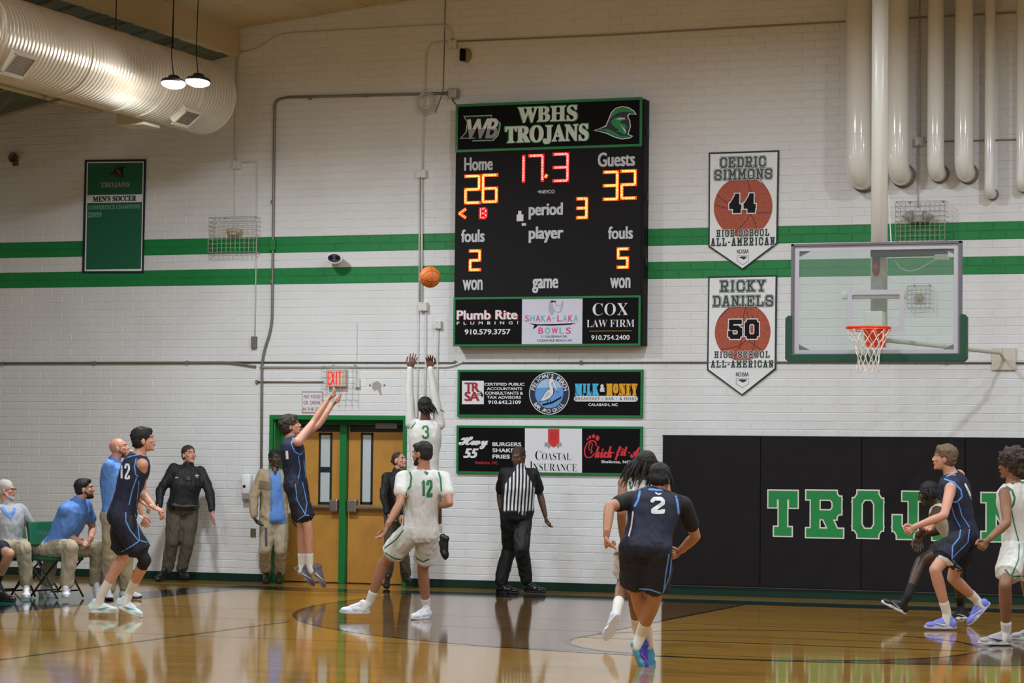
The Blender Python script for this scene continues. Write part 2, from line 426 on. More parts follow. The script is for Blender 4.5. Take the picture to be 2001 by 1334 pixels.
for r in range(-nrow0-1, int((8.6-ZS)/CH)+1):
    z0 = ZS+r*CH; z1 = z0+CH
    green = r in (-1, -2, -5, -6)
    zz0 = max(z0, 0)
    if zz0 > z1-.02: continue
    off = (.1524 if r % 2 else 0)
    k = 0
    x = XL+off-.3048
    while x < XR:
        x0, x1 = max(x, XL), min(x+.3048, XR); x += .3048
        if x1-x0 < .03: continue
        if zz0 < DOOR[2] and x1 > DOOR[0] and x0 < DOOR[1]:
            if z1 > DOOR[2]+.02 and zz0 >= DOOR[2]-.001: pass
            elif x0 < DOOR[0]: x1 = DOOR[0]
            elif x1 > DOOR[1]: x0 = DOOR[1]
            else: continue
            if x1-x0 < .03: continue
        full = x1-x0 > .304 and z1-zz0 > .1
        hid = any(x0 < c and x1 > a and zz0 < d and z1 > b for a, b, c, d in occ)
        if full and not hid and -9.0 < x0 and x1 < -4.5 and z1 < 7.0: cands.append((x0, zz0, green))
        else: (fieldg if green else fieldw).add(*brick_verts(x0, x1, zz0, z1))
cands.sort(key=lambda c: -c[0])
for x0, z0, g in cands[300:]: (fieldg if g else fieldw).add(*brick_verts(x0, x0+.3048, z0, z0+CH))
for k in (0, 4):
    for xa_, xb_ in ((XL, XR),): fieldg.add([V((xa_, .0052, ZS-k*CH+J*.8)), V((xb_, .0052, ZS-k*CH+J*.8)), V((xb_, .0052, ZS-(k+2)*CH)), V((xa_, .0052, ZS-(k+2)*CH))], [(0, 3, 2, 1)])
for f, m in ((fieldw, WALLP), (fieldg, GREENP)):
    me = bpy.data.meshes.new('brick_courses'); me.from_pydata(f.v, [], f.f); me.materials.append(m); me.update()
    o = link('brick_courses', me, wall); o['kind'] = 'stuff'
    o['label'] = 'white painted brick courses' if m is WALLP else 'green painted brick stripes'
bme = {}
for g, m in ((False, WALLP), (True, GREENP)):
    v, f = brick_verts(-.1524, .1524, -CH/2, CH/2)
    me = bpy.data.meshes.new('brick'); me.from_pydata(v, [], f); me.materials.append(m); me.update(); bme[g] = me
for x0, z0, g in cands[:300]: link('brick', bme[g], wall, (x0+.1524, 0, z0+CH/2))

# other walls, plain painted block
side = mat('side_wall_paint', (190, 184, 170), .6, noise=.05)
struct(MB().box(XL-.2, YF, 0, XL, .3, 8.6).build('wall_left', side))
struct(MB().box(XR, YF, 0, XR+.2, .3, 8.6).build('wall_right', side))
struct(MB().box(XL-.2, YF-.2, 0, XR+.2, YF, 8.6).build('wall_front', side))

# --- ceiling: low metal deck on the left, a stepped girder, tan deck to the ridge
CEILT = mat('tan_roof_deck', (208, 192, 156), .8, noise=.15, nscale=2)
CEILD = mat('grey_green_roof_deck', (98, 104, 92), .7, noise=.1, nscale=4)
def slab(name, xa, xb, m):
    za, zb = roof(xa+.001), roof(xb-.001); mb = MB()
    mb.add([V((xa, YF, za)), V((xb, YF, zb)), V((xb, .3, zb)), V((xa, .3, za)), V((xa, YF, za+.15)), V((xb, YF, zb+.15)), V((xb, .3, zb+.15)), V((xa, .3, za+.15))],
           [(0, 1, 2, 3), (4, 5, 6, 7), (0, 1, 5, 4), (3, 2, 6, 7), (0, 3, 7, 4), (1, 2, 6, 5)])
    return mb.build(name, m)
c1 = struct(slab('ceiling', XL, -14.93, CEILD)); c2 = struct(slab('ceiling', -14.93, -5.66, CEILT)); c3 = struct(slab('ceiling', -5.66, XR, CEILT))
# deck ribs (each one a part) and tan deck boards
for k in range(30):
    y = -.35-.6*k
    mb = MB(); za, zb = roof(XL+.01), roof(-14.94)
    mb.add([V((XL, y-.05, za-.03)), V((-14.94, y-.05, zb-.03)), V((-14.94, y+.05, zb-.03)), V((XL, y+.05, za-.03)), V((XL, y-.08, za+.01)), V((-14.94, y-.08, zb+.01)), V((-14.94, y+.08, zb+.01)), V((XL, y+.08, za+.01))],
           [(0, 1, 2, 3), (0, 1, 5, 4), (3, 2, 6, 7), (0, 3, 7, 4), (1, 2, 6, 5)])
    mb.build('deck_rib', CEILD, c1)
for k in range(14):
    x0 = -14.93+.62*k; x1 = x0+.61
    mb = MB(); za, zb = roof(x0+.002), roof(x1)
    mb.add([V((x0, YF, za-.025)), V((x1, YF, zb-.025)), V((x1, -.01, zb-.025)), V((x0, -.01, za-.025)), V((x0, YF, za+.01)), V((x1, YF, zb+.01)), V((x1, -.01, zb+.01)), V((x0, -.01, za+.01))],
           [(0, 1, 2, 3), (0, 1, 5, 4), (3, 2, 6, 7), (0, 3, 7, 4), (1, 2, 6, 5)])
    mb.build('deck_board', CEILT, c2)
struct(MB().rbox(-15.02, YF, 6.80, -14.90, 0, 7.24, .01).build('beam_1', mat('girder_tan', (210, 192, 156), .7, noise=.1)))
struct(MB().rbox(-17.02, YF, 6.14, -16.9, 0, 6.42, .01).build('beam_2', MATS['girder_tan']))
JO = mat('joist_steel', (140, 134, 112), .6)
for k in range(9):
    y = -1.5-1.5*k
    t = thing('roof_truss', (-17.2, y, 6.0), 'grey open web steel joist under the roof deck, number %d out from the end wall' % (k+1) if k > 8 else
              ['thin steel roof joist nearest the end wall', 'second steel roof joist out from the end wall', 'third steel roof joist out from the end wall', 'fourth steel roof joist out from the end wall', 'fifth steel roof joist out from the end wall', 'sixth steel roof joist out from the end wall', 'seventh steel roof joist out from the end wall', 'eighth steel roof joist out from the end wall', 'ninth steel roof joist out from the end wall'][k], 'joist', 'steel roof joists')
    xs = [XL+.05, -15.05]
    MB().tube([(x, y, roof(x)-.06) for x in xs], .025, 6).build('top_chord', JO, t)
    MB().tube([(x, y, roof(x)-.38) for x in xs], .022, 6).build('bottom_chord', JO, t)
    pts = []; n = 14
    for j in range(n+1):
        x = xs[0]+(xs[1]-xs[0])*j/n; pts.append((x, y, roof(x)-(.06 if j % 2 else .38)))
    MB().tube(pts, .010, 5).build('web_rod', JO, t)

# --- baseboard
bb = struct(MB().rbox(XL, -.016, 0, DOOR[0]-.06, 0, .1016, .004).rbox(DOOR[1]+.06, -.016, 0, XR, 0, .1016, .004).build('baseboard_back', DGREEN))

# --- double door in a green frame
x0, x1, zt = DOOR; RD = .27
fr = struct(MB().rbox(x0-.05, -.02, 0, x0+.0, .03, zt+.06, .005).rbox(x1, -.02, 0, x1+.05, .03, zt+.06, .005).rbox(x0, -.02, zt, x1, .03, zt+.06, .005)
            .box(x0, .03, 0, x0+.015, .32, zt).box(x1-.015, .03, 0, x1, .32, zt).box(x0, .03, zt, x1, .32, zt+.02)
            .box(x0, RD-.05, 0, x0+.05, RD+.03, zt-.0).box(x1-.05, RD-.05, 0, x1, RD+.03, zt).box(x0, RD-.05, zt-.06, x1, RD+.03, zt).build('trim_1', GREEN))
fr['label'] = 'green steel frame of the double door'
xm = at(674, 950, RD).x
mu = MB().rbox(xm-.045, RD-.08, 0, xm+.045, RD-.005, zt-.06, .006).build('mullion', GREEN, fr)
DW = mat('door_veneer', (196, 140, 62), .45, noise=.12, nscale=5)
DWD = mat('door_kick_shade', (176, 128, 60), .45, noise=.12, nscale=5)
DFR = mat('vision_frame', (22, 40, 42), .4); DGL = mat('wired_glass', (196, 204, 206), .12, spec=.6)
for i, (a, b, wx0, wx1) in enumerate(((x0+.05, xm-.045, 624, 648), (xm+.045, x1-.05, 706, 728))):
    n = 'door_%d' % (i+1)
    d = struct(MB().rbox(a, RD, .01, b, RD+.045, zt-.065, .003).build(n, DW))
    p, q = at(wx0, 845, RD), at(wx1, 985, RD)
    f = MB().rbox(p.x, RD-.012, q.z, p.x+.028, RD, p.z, .003).rbox(q.x-.028, RD-.012, q.z, q.x, RD, p.z, .003).rbox(p.x, RD-.012, p.z-.03, q.x, RD, p.z, .003).rbox(p.x, RD-.012, q.z, q.x, RD, q.z+.03, .003).build('vision_frame', DFR, d)
    MB().box(p.x+.028, RD-.006, q.z+.03, q.x-.028, RD, p.z-.03).build('pane', DGL, d)
    if i == 0: MB().box(p.x+.02, RD-.009, at(636, 918, RD).z-.03, q.x-.02, RD-.004, at(636, 918, RD).z+.04).build('sticker', DFR, d)['label'] = 'dark sticker on the narrow door pane'
    # dark inset above the leaf and the closer arm
    MB().rbox(a+.02, RD-.006, zt-.15, b-.02, RD+.0, zt-.066, .003).build('header_plate', mat('door_header_dark', (40, 34, 30), .5), d)
    zc = at(700, 989, RD).z
    bx = (xm-.045-.02, xm-.18) if i == 0 else (xm+.045+.02, xm+.045+.15)
    MB().rbox(min(bx), RD-.09, zc-.075, max(bx), RD, zc+.085, .015).build('latch_box', STEEL, d)
    MB().tube([(a+.06, RD-.06, zc-.015), (b-.06, RD-.06, zc-.015)], .026, 10).build('panic_bar', mat('panic_bar_metal', (150, 140, 124), .35, metal=.7), d)
    cx = at(755, 832, RD-.06)
    if i == 1: MB().rbox(cx.x-.15, RD-.07, cx.z-.035, cx.x+.15, RD, cx.z+.04, .006).build('door_closer', mat('closer_grey', (150, 148, 144), .4, metal=.3), d)
    else: MB().rbox(a+.12, RD-.07, zt-.16, a+.38, RD, zt-.09, .006).build('door_closer', mat('closer_grey', (150, 148, 144), .4, metal=.3), d)
struct(MB().box(x0-.3, .33, 0, x1+.3, .36, zt+.3).build('wall_rear', DARK))
# ================================================================== THINGS ON THE END WALL
def px(x, y, Y=0.): p = at(x, y, Y); return p.x, p.z
def rect(a, b, c, d, Y):
    """pixel box -> x0, z0, x1, z1 on the plane at depth Y"""
    my, mx = (b+d)/2, (a+c)/2
    return at(a, my, Y).x, at(mx, d, Y).z, at(c, my, Y).x, at(mx, b, Y).z
def printed(parent, name, s, box, Y, m, bold=.02, italic=0., spacing=1., kind='font', wf=.2, out=0., m2=None, gap=.18, label=None):
    x0, z0, x1, z1 = rect(*box, Y); mb = MB()
    if kind == 'font': wall_text(mb, s, x0, z0, x1, z1, Y, bold, italic, spacing)
    else: block_text(mb, s, x0, z0, x1, z1, Y, wf, gap, out)
    o = mb.build(name, m, parent)
    if label: o['label'] = label
    return o
def poly(parent, name, pts, m, Y, pxs=True, label=None):
    q = [px(x, y, Y) for x, y in pts] if pxs else pts
    tr_ = tessellate_polygon([[V((x, z, 0)) for x, z in q]])
    me = bpy.data.meshes.new(name); me.from_pydata([(x, Y, z) for x, z in q], [], [tuple(t_) for t_ in tr_]); me.materials.append(m)
    o = link(name, me, parent)
    if label: o['label'] = label
    return o
INK = mat('ink_black', (18, 17, 20), .5, spec=.15); RED = mat('print_red', (190, 30, 40), .5); GREY = mat('print_grey', (150, 150, 154), .5)
PGREEN = mat('print_green', (24, 140, 74), .45); DKG = mat('print_dark_green', (16, 46, 36), .5); GOLD = mat('print_gold', (176, 140, 72), .5)
PINK = mat('print_pink', (206, 70, 150), .5); TEAL = mat('print_teal', (96, 178, 186), .5); BLUE = mat('print_blue', (96, 150, 214), .5)
SKYB = mat('milk_blue', (70, 180, 226), .5); AMBER = mat('honey_amber', (226, 160, 24), .5); PNAVY = mat('print_navy', (28, 34, 60), .5)
BALLP = mat('print_ball', (176, 82, 56), .6, noise=.35, nscale=40)

def ln(L, s): cx = sum(a for a, b in L)/len(L); cy = sum(b for a, b in L)/len(L); return [(cx+(a-cx)*s, cy+(b-cy)*s) for a, b in L]
def helmet(parent, ox, oy, s, Y, white, green, dark):
    """plumed helmet emblem; coordinates of the drawing are scaled by s and moved to pixel ox, oy"""
    T = lambda L: [(ox+(x-1435)*s, oy+(y-90)*s) for x, y in L]
    poly(parent, 'helmet_emblem', T([(1435, 335), (1500, 312), (1555, 285), (1585, 215), (1605, 160), (1650, 112), (1720, 90), (1790, 104), (1840, 136), (1868, 178), (1800, 172), (1780, 195), (1802, 235), (1808, 300), (1792, 345), (1785, 372), (1832, 392), (1800, 414), (1720, 426), (1640, 404), (1565, 368), (1500, 350)]), white, Y)
    poly(parent, 'helmet_emblem', T([(1455, 334), (1560, 296), (1594, 222), (1614, 166), (1655, 120), (1720, 99), (1785, 112), (1832, 143), (1850, 168), (1790, 164), (1768, 192), (1792, 238), (1798, 300), (1782, 345), (1774, 378), (1815, 393), (1792, 405), (1720, 416), (1645, 395), (1570, 358), (1500, 342)]), dark, Y-.0015)
    for L in ([(1612, 212), (1622, 170), (1660, 128), (1720, 108), (1778, 118), (1822, 148), (1836, 160), (1770, 150), (1720, 148), (1665, 166), (1630, 196)],
              [(1618, 240), (1650, 212), (1700, 203), (1750, 210), (1756, 230), (1700, 246), (1712, 268), (1760, 262), (1768, 300), (1752, 318), (1762, 350), (1745, 376), (1712, 352), (1665, 340), (1690, 325), (1650, 300), (1620, 268)],
              [(1490, 328), (1580, 322), (1640, 350), (1700, 388), (1785, 392), (1760, 404), (1690, 402), (1610, 368), (1550, 340)]):
        poly(parent, 'helmet_emblem', ln(T(L), 1.07), green, Y-.003)
    poly(parent, 'helmet_emblem', T([(1702, 274), (1755, 330), (1758, 366), (1742, 340), (1722, 306)]), white, Y-.0045)
    poly(parent, 'helmet_emblem', T([(1655, 222), (1700, 208), (1748, 212), (1750, 220), (1690, 226)]), white, Y-.0045)
    poly(parent, 'helmet_emblem', T([(1720, 250), (1775, 250), (1780, 290), (1766, 298), (1752, 272), (1728, 268)]), dark, Y-.0046)

# ---- scoreboard
YS = -.20
sb = thing('scoreboard', at(1070, 676, -.1), 'large black electronic scoreboard with green framed header and sponsor panels', 'scoreboard')
X0, X1 = at(889, 440, YS).x, at(1253, 440, YS).x
zT, zH, zP, zB = at(1072, 197, YS).z, at(1072, 292, YS).z, at(1072, 579, YS).z, at(1072, 676, YS).z
CAB = mat('cabinet_black', (26, 24, 27), .62, spec=.15)
MB().rbox(X0-.0, YS+.012, zB+.005, X1+.03, -.0, zT-.02, .008).build('cabinet', CAB, sb)
for n, za, zb in (('header_panel', zH, zT), ('score_panel', zP, zH), ('sponsor_panel', zB, zP)):
    MB().rbox(X0, YS, za+.002, X1, YS+.02, zb-.002, .003).build(n, CAB if n == 'score_panel' else BLACK, sb)
def border(parent, x0, z0, x1, z1, Y, w, m, name='green_frame', t=.012):
    return MB().box(x0, Y-t, z0, x1, Y, z0+w).box(x0, Y-t, z1-w, x1, Y, z1).box(x0, Y-t, z0+w, x0+w, Y, z1-w).box(x1-w, Y-t, z0+w, x1, Y, z1-w).build(name, m, parent)
border(sb, X0-.004, zH, X1+.004, zT, YS, .032, GREEN); border(sb, X0-.004, zB, X1+.004, zP, YS, .026, GREEN)
for zc in ((zT+zH)/2-.1, (zH+zP)/2+.3, (zH+zP)/2-.5): MB().rbox(X1+.03, YS+.06, zc-.05, X1+.05, YS+.12, zc+.05, .004).build('hinge', DARK, sb)
Yp = YS-.003
LET = mat('vinyl_white', (196, 198, 204), .5)
hl = mat('header_letters', (214, 226, 220), .5)
for s_, bx in (('WBHS', (1012, 207, 1128, 238)), ('TROJANS', (987, 244, 1150, 281))):
    printed(sb, 'header_lettering', serif(s_), (bx[0]-2, bx[1]-1.5, bx[2]+2, bx[3]+1.5), Yp, PGREEN, .035)
    printed(sb, 'header_lettering', serif(s_), bx, Yp-.002, hl, .03)
# WB emblem
WBo = [(880+x/5.131, 190+y/5.131) for x, y in [(130, 187), (420, 178), (412, 212), (460, 218), (505, 262), (495, 330), (480, 385), (430, 436), (215, 442), (245, 412), (95, 415), (152, 350), (168, 250)]]
for k, (s_, m_) in enumerate(((1, PRINTW), (.965, PGREEN), (.90, INK))): poly(sb, 'school_emblem', ln(WBo, s_), m_, Yp-.001*k)
o = printed(sb, 'emblem_letters', 'WB', (913, 232, 973, 271), Yp-.004, PRINTW, .03, .25, .85)
bm = bmesh.new(); bm.from_mesh(o.data); zc = at(940, 252, Yp).z
bmesh.ops.bisect_plane(bm, geom=bm.verts[:]+bm.edges[:]+bm.faces[:], plane_co=(0, 0, zc), plane_no=(0, 0, 1)); o.data.materials.append(GREY)
for f in bm.faces:
    if f.calc_center_median().z < zc: f.material_index = 1
bm.to_mesh(o.data); bm.free()
helmet(sb, 1160, 207, .195, Yp, PRINTW, PGREEN, PNAVY)
for s_, bx in (('Home', (907, 307, 963, 333)), ('Guests', (1168, 297, 1241, 325)), ('period', (1033, 396, 1100, 428)), ('player', (1033, 442, 1101, 474)),
               ('fouls', (901, 448, 947, 473)), ('fouls', (1188, 442, 1237, 467)), ('won', (904, 546, 943, 567)), ('won', (1192, 542, 1232, 563)), ('game', (1040, 544, 1091, 572)), ('NEVCO', (1056, 371, 1084, 378))):
    printed(sb, 'caption', s_, bx, Yp, LET, .03)
poly(sb, 'caption', [(1050, 374.5), (1055, 371.5), (1055, 377.5)], LET, Yp)
def led(name, color, core): return mat(name, (30, 10, 4), .5, emit=color, es=core)
ORD = led('led_dot_orange', (255, 186, 92), 4.2); ORG = led('led_glow_orange', (255, 92, 8), 1.0)
RDD = led('led_dot_red', (255, 150, 140), 3.2); RDG = led('led_glow_red', (255, 16, 28), .9)
SEG = {'0': 'abcdef', '1': 'bc', '2': 'abged', '3': 'abgcd', '4': 'fgbc', '5': 'afgcd', '6': 'afgedc', '7': 'abc', '8': 'abcdefg', '9': 'abcdfg', 'l': 'bc'}
def digit(ch, box, red=False):
    x0, z0, x1, z1 = rect(*box, YS-.012); w = x1-x0; h = z1-z0; t = .026; i = t*.5
    x0 += i; x1 -= i; z0 += i; z1 -= i; zm = (z0+z1)/2
    S = {'a': ((x0, z1), (x1, z1)), 'g': ((x0, zm), (x1, zm)), 'd': ((x0, z0), (x1, z0)), 'f': ((x0, zm), (x0, z1)), 'e': ((x0, z0), (x0, zm)), 'b': ((x1, zm), (x1, z1)), 'c': ((x1, z0), (x1, zm))}
    dots = MB(); glow = MB()
    segs = [S[k] for k in SEG[ch]] if ch in SEG else None
    if ch == '.': segs = [((x0, z0), (x1, z1))]
    if ch == '<': segs = [((x1, z1), (x0, zm)), ((x0, zm), (x1, z0))]
    if ch == 'B': w8 = w*.22; segs = [S['f'], S['e'], ((x0, z1), (x1-w8, z1)), ((x0, zm), (x1-w8, zm)), ((x0, z0), (x1-w8, z0)), ((x1, z1-w8), (x1, zm+w8)), ((x1, zm-w8), (x1, z0+w8))]
    for (a, b) in segs:
        L = math.hypot(b[0]-a[0], b[1]-a[1]); n = max(2, round(L/.021)); sh = .12 if ch in SEG else 0
        for k in range(n+1):
            u = sh*.5+(1-sh)*k/n
            cx, cz = a[0]+(b[0]-a[0])*u, a[1]+(b[1]-a[1])*u
            tx, tz = (b[0]-a[0])/max(L, 1e-6), (b[1]-a[1])/max(L, 1e-6)
            for sgn in ((-.0065, .0065) if ch in SEG else (0,)):
                ax, az = cx-tz*sgn, cz+tx*sgn
                dots.add([V((ax+.0068*cos(pi*q/3), YS-.016, az+.0068*sin(pi*q/3))) for q in range(6)]+[V((ax, YS-.021, az))], [(q, (q+1) % 6, 6) for q in range(6)])
        for p_ in stroke([a, b], .042): glow.prism(p_, YS-.0145, YS-.003)
    g = glow.build('digit', RDG if red else ORG, sb)
    d = dots.build('led_dots', RDD if red else ORD, g)
    d['kind'] = 'stuff'
for ch, bx, r in (('1', (1008, 304, 1025, 356), 1), ('7', (1033, 302, 1062, 354), 1), ('3', (1081, 299, 1111, 355), 1), ('.', (1064, 340, 1070, 348), 0),
                  ('2', (908, 342, 938, 398), 0), ('6', (942, 340, 972, 396), 0), ('3', (1179, 334, 1208, 391), 0), ('2', (1213, 332, 1243, 389), 0),
                  ('<', (896, 407, 911, 427), 0), ('B', (937, 406, 951, 427), 1), ('3', (1127, 386, 1148, 427), 0), ('2', (917, 488, 939, 529), 0), ('5', (1206, 484, 1228, 524), 0)):
    digit(ch, bx, bool(r))
for bx in ((1010, 419, 1023, 432), (1013, 412, 1019, 419), (1020, 436, 1028, 441)):
    x0, z0, x1, z1 = rect(*bx, YS); MB().box(x0, YS-.008, z0, x1, YS, z1).build('paper_patch', PRINTW, sb)
# sponsor strip of the scoreboard
xa, xb = at(1020, 627, YS).x, at(1138, 625, YS).x
MB().box(xa, YS-.0015, zB+.026, xb, YS, zP-.026).build('sponsor_sheet', mat('print_lilac_white', (206, 204, 220), .5), sb)
S5 = lambda x, y, X, Y_: (880+x/5.266, 570+y/5.266, 880+X/5.266, 570+Y_/5.266)
printed(sb, 'sponsor_lettering', 'Plumb Rite', S5(69, 196, 700, 290), Yp+.001, RED, .045)
printed(sb, 'sponsor_lettering', 'Plumb Rite', S5(65, 188, 690, 284), Yp, PRINTW, .035)
printed(sb, 'sponsor_lettering', 'PLUMBING!', S5(65, 304, 698, 336), Yp, PRINTW, .03, spacing=2.2)
printed(sb, 'sponsor_lettering', '910.579.3757', S5(147, 384, 618, 438), Yp, PRINTW, .03)
x = 765
for i, c in enumerate('SHAKA-LAKA'):
    w_ = 30 if c == '-' else 46
    printed(sb, 'sponsor_lettering', c, S5(x, 268 if c == '-' else 241, x+w_, 276 if c == '-' else 305), Yp, PINK if i % 2 == 0 else TEAL, .02); x += 56.5 if c != '-' else 52
x = 905
for i, c in enumerate('BOWLS'): printed(sb, 'sponsor_lettering', c, S5(x, 366, x+(52 if c != 'W' else 66), 432), Yp, PINK if i % 2 == 0 else TEAL, .03); x += 68 if c != 'W' else 80
TQ = lambda L: [(880+a/5.266, 570+b/5.266) for a, b in L]
poly(sb, 'surfboard_print', TQ([(803, 322), (900, 334), (1100, 330), (1300, 320), (1240, 338), (1050, 348), (900, 346), (880, 368), (848, 386), (866, 344)]), INK, Yp)
printed(sb, 'sponsor_lettering', '11 CAUSEWAY DR.', S5(938, 449, 1205, 471), Yp, INK, .01); printed(sb, 'sponsor_lettering', 'OCEAN ISLE BEACH, NC', S5(893, 489, 1255, 515), Yp, INK, .01)
poly(sb, 'figure_print', TQ([(1020, 95), (1045, 80), (1080, 85), (1088, 120), (1110, 140), (1140, 130), (1150, 95), (1166, 95), (1160, 150), (1140, 205), (1110, 222), (1075, 200), (1050, 245), (1020, 225), (1008, 160)]), mat('sketch_grey', (170, 168, 184), .5), Yp)
poly(sb, 'figure_print', TQ([(1048, 105), (1078, 105), (1084, 140), (1112, 150), (1138, 140), (1130, 195), (1105, 210), (1072, 185), (1060, 160)]), MATS['print_lilac_white'], Yp-.001)
poly(sb, 'figure_print', TQ([(1034, 92), (1058, 92), (1062, 98), (1084, 92), (1084, 108), (1068, 110), (1060, 102), (1050, 112), (1036, 106)]), INK, Yp-.002)
printed(sb, 'sponsor_lettering', serif('COX'), S5(1465, 115, 1830, 242), Yp, PRINTW, -.01)
printed(sb, 'sponsor_lettering', serif('LAW FIRM'), S5(1403, 286, 1895, 362), Yp, PRINTW, -.01)
printed(sb, 'sponsor_rule', '-', S5(1430, 399, 1868, 405), Yp, GOLD, 0)
printed(sb, 'sponsor_lettering', '910.754.2400', S5(1450, 445, 1845, 494), Yp, PRINTW, .02)

# ---- the two long sponsor signs
def sign(box, label):
    x0, z0, x1, z1 = rect(*box, -.03)
    t = thing('sponsor_sign', ((x0+x1)/2, -.02, z0), label, 'sign')
    MB().box(x0, -.028, z0, x1, -.001, z1).build('board', BLACK, t)
    border(t, x0, z0, x1, z1, -.028, .028, GREEN, t=.006); return t, x0, z0, x1, z1
Y1 = -.030
s1, *_ = sign((894, 722, 1256, 815), 'long black sign with pelican badge, directly under the scoreboard')
S2 = lambda x, y, X, Y_: (870+x/4.88, 700+y/4.88, 870+X/4.88, 700+Y_/4.88)
T2 = lambda L: [(870+a/4.88, 700+b/4.88) for a, b in L]
poly(s1, 'white_square', T2([(160, 214), (368, 214), (368, 436), (160, 436)]), PRINTW, Y1)
DRED = mat('print_dark_red', (160, 38, 48), .5)
printed(s1, 'sign_lettering', 'TR', S2(183, 230, 326, 318), Y1-.001, DRED, .05, spacing=.85); printed(s1, 'sign_lettering', 'SA', S2(183, 318, 328, 408), Y1-.001, DRED, .05, spacing=.85)
for k in range(3): poly(s1, 'swoosh_print', T2([(300, 312+k*16), (345, 318+k*14), (362, 345+k*12), (356, 350+k*12), (340, 326+k*14), (300, 318+k*16)]), INK, Y1-.0015)
for s_, b_ in (('CERTIFIED PUBLIC', (373, 233, 755, 260)), ('ACCOUNTANTS', (397, 275, 733, 302)), ('CONSULTANTS &', (380, 317, 742, 345)), ('TAX ADVISORS', (398, 358, 722, 385)), ('910.642.2109', (410, 400, 722, 435))):
    printed(s1, 'sign_lettering', s_, S2(*b_), Y1, PRINTW, .035)
c = px(870+992/4.88, 700+333/4.88, Y1); rz = (at(1073, 726, Y1).z-at(1073, 809, Y1).z)/2; rx = (at(1112.5, 768, Y1).x-at(1033.5, 768, Y1).x)/2
def disc(parent, name, c, rx, rz, m, Y, n=40): return poly(parent, name, [(c[0]+rx*cos(2*pi*k/n), c[1]+rz*sin(2*pi*k/n)) for k in range(n)], m, Y, False)
disc(s1, 'pelican_badge', c, rx, rz, PRINTW, Y1); disc(s1, 'pelican_badge', c, rx*.965, rz*.965, PNAVY, Y1-.001); disc(s1, 'pelican_badge', c, rx*.70, rz*.70, BLUE, Y1-.002)
poly(s1, 'pelican_badge', [(c[0]+rx*.69*cos(a), c[1]+rz*.69*sin(a)) for a in [radians(23+134*k/16) for k in range(17)]], mat('print_pale_blue', (160, 194, 228), .5), Y1-.0025, False)
PB = [(1002, 288), (975, 302), (945, 342), (908, 402), (900, 412), (925, 408), (965, 396), (1004, 372), (1030, 338), (1034, 306), (1022, 282)]
PN = [(1030, 300), (1000, 296), (982, 252), (982, 212), (1000, 190), (1024, 190), (1036, 206), (1030, 226), (1008, 234), (1008, 252), (1024, 276)]
PK = [(1030, 206), (1042, 222), (1078, 330), (1056, 306), (1020, 236)]
for q_, w_ in ((PB, 1.10), (PN, 1.08), (PK, 1.12)): poly(s1, 'pelican_print', ln(T2(q_), w_), INK, Y1-.003)
for k_, q_ in enumerate((PB, PN, PK)): poly(s1, 'pelican_print', ln(T2(q_), .96 if k_ < 2 else .86), PRINTW, Y1-.004-.0004*k_)
poly(s1, 'pelican_print', T2([(990, 310), (960, 345), (935, 385), (965, 370), (1000, 340)]), mat('print_pale_grey', (186, 186, 192), .5), Y1-.0052)
for a_ in (975, 1000): poly(s1, 'pelican_print', T2([(a_, 390), (a_+6, 390), (a_+4, 432), (a_-4, 432)]), INK, Y1-.004)
poly(s1, 'pelican_print', T2([(920, 435), (1000, 420), (1090, 372), (1118, 355), (1100, 385), (1020, 430), (935, 452)]), INK, Y1-.003)
def arc_text(parent, s, c, rx, rz, a0, a1, h, top, m, Y):
    mb = MB(); n = len(s)
    for i, ch in enumerate(s):
        if ch == ' ': continue
        a = radians(a0+(a1-a0)*i/(n-1)); vs, fs = text_mesh(ch, .02)
        ax = min(v.x for v in vs); bx_ = max(v.x for v in vs); hh = .72; sc = h/hh
        r = a-pi/2 if top else a+pi/2
        out = []
        for v in vs:
            lx, lz = (v.x-(ax+bx_)/2)*sc, (v.y-.36)*sc
            out.append(V((c[0]+rx*cos(a)+lx*cos(r)-lz*sin(r), Y, c[1]+rz*sin(a)+lx*sin(r)+lz*cos(r))))
        mb.add(out, fs)
    return mb.build('badge_lettering', m, parent)
arc_text(s1, "PELICAN'S PERCH", c, rx*.83, rz*.83, 165, 15, .052, True, PRINTW, Y1-.004)
arc_text(s1, "BAR AND GRILL", c, rx*.83, rz*.83, 218, 322, .046, False, PRINTW, Y1-.004)
x = 1235
for i, ch in enumerate('MILK'): w_ = (72, 34, 48, 66)[i]; printed(s1, 'sign_lettering', serif(ch), S2(x, 240, x+w_, 352 if i != 1 else 330), Y1, SKYB, .06); x += w_+4
printed(s1, 'sign_lettering', serif('&'), S2(1475, 247, 1522, 320), Y1, PRINTW, .04)
x = 1535
for i, ch in enumerate('HONEY'): w_ = (62, 52, 66, 46, 62)[i]; printed(s1, 'sign_lettering', serif(ch), S2(x, 240, x+w_, 352 if i != 1 else 335), Y1, AMBER, .06); x += w_+3
for k in range(7):
    xx = 1248+k*33; poly(s1, 'drip_print', T2([(xx, 340), (xx+9, 340), (xx+7, 358+(k*7) % 12), (xx+2, 358+(k*7) % 12)]), SKYB, Y1)
for k in range(8):
    xx = 1545+k*35; poly(s1, 'drip_print', T2([(xx, 340), (xx+9, 340), (xx+7, 358+(k*5) % 12), (xx+2, 358+(k*5) % 12)]), AMBER, Y1)
pl = [(1255, 357), (1810, 357), (1826, 362), (1836, 375), (1836, 395), (1826, 408), (1810, 413), (1255, 411), (1238, 406), (1228, 394), (1228, 375), (1238, 362)]
poly(s1, 'white_pill', T2(pl), PRINTW, Y1-.001); printed(s1, 'sign_lettering', 'BREAKFAST • BAR • & MORE', S2(1240, 371, 1825, 398), Y1-.002, PNAVY, .01, spacing=1.25)
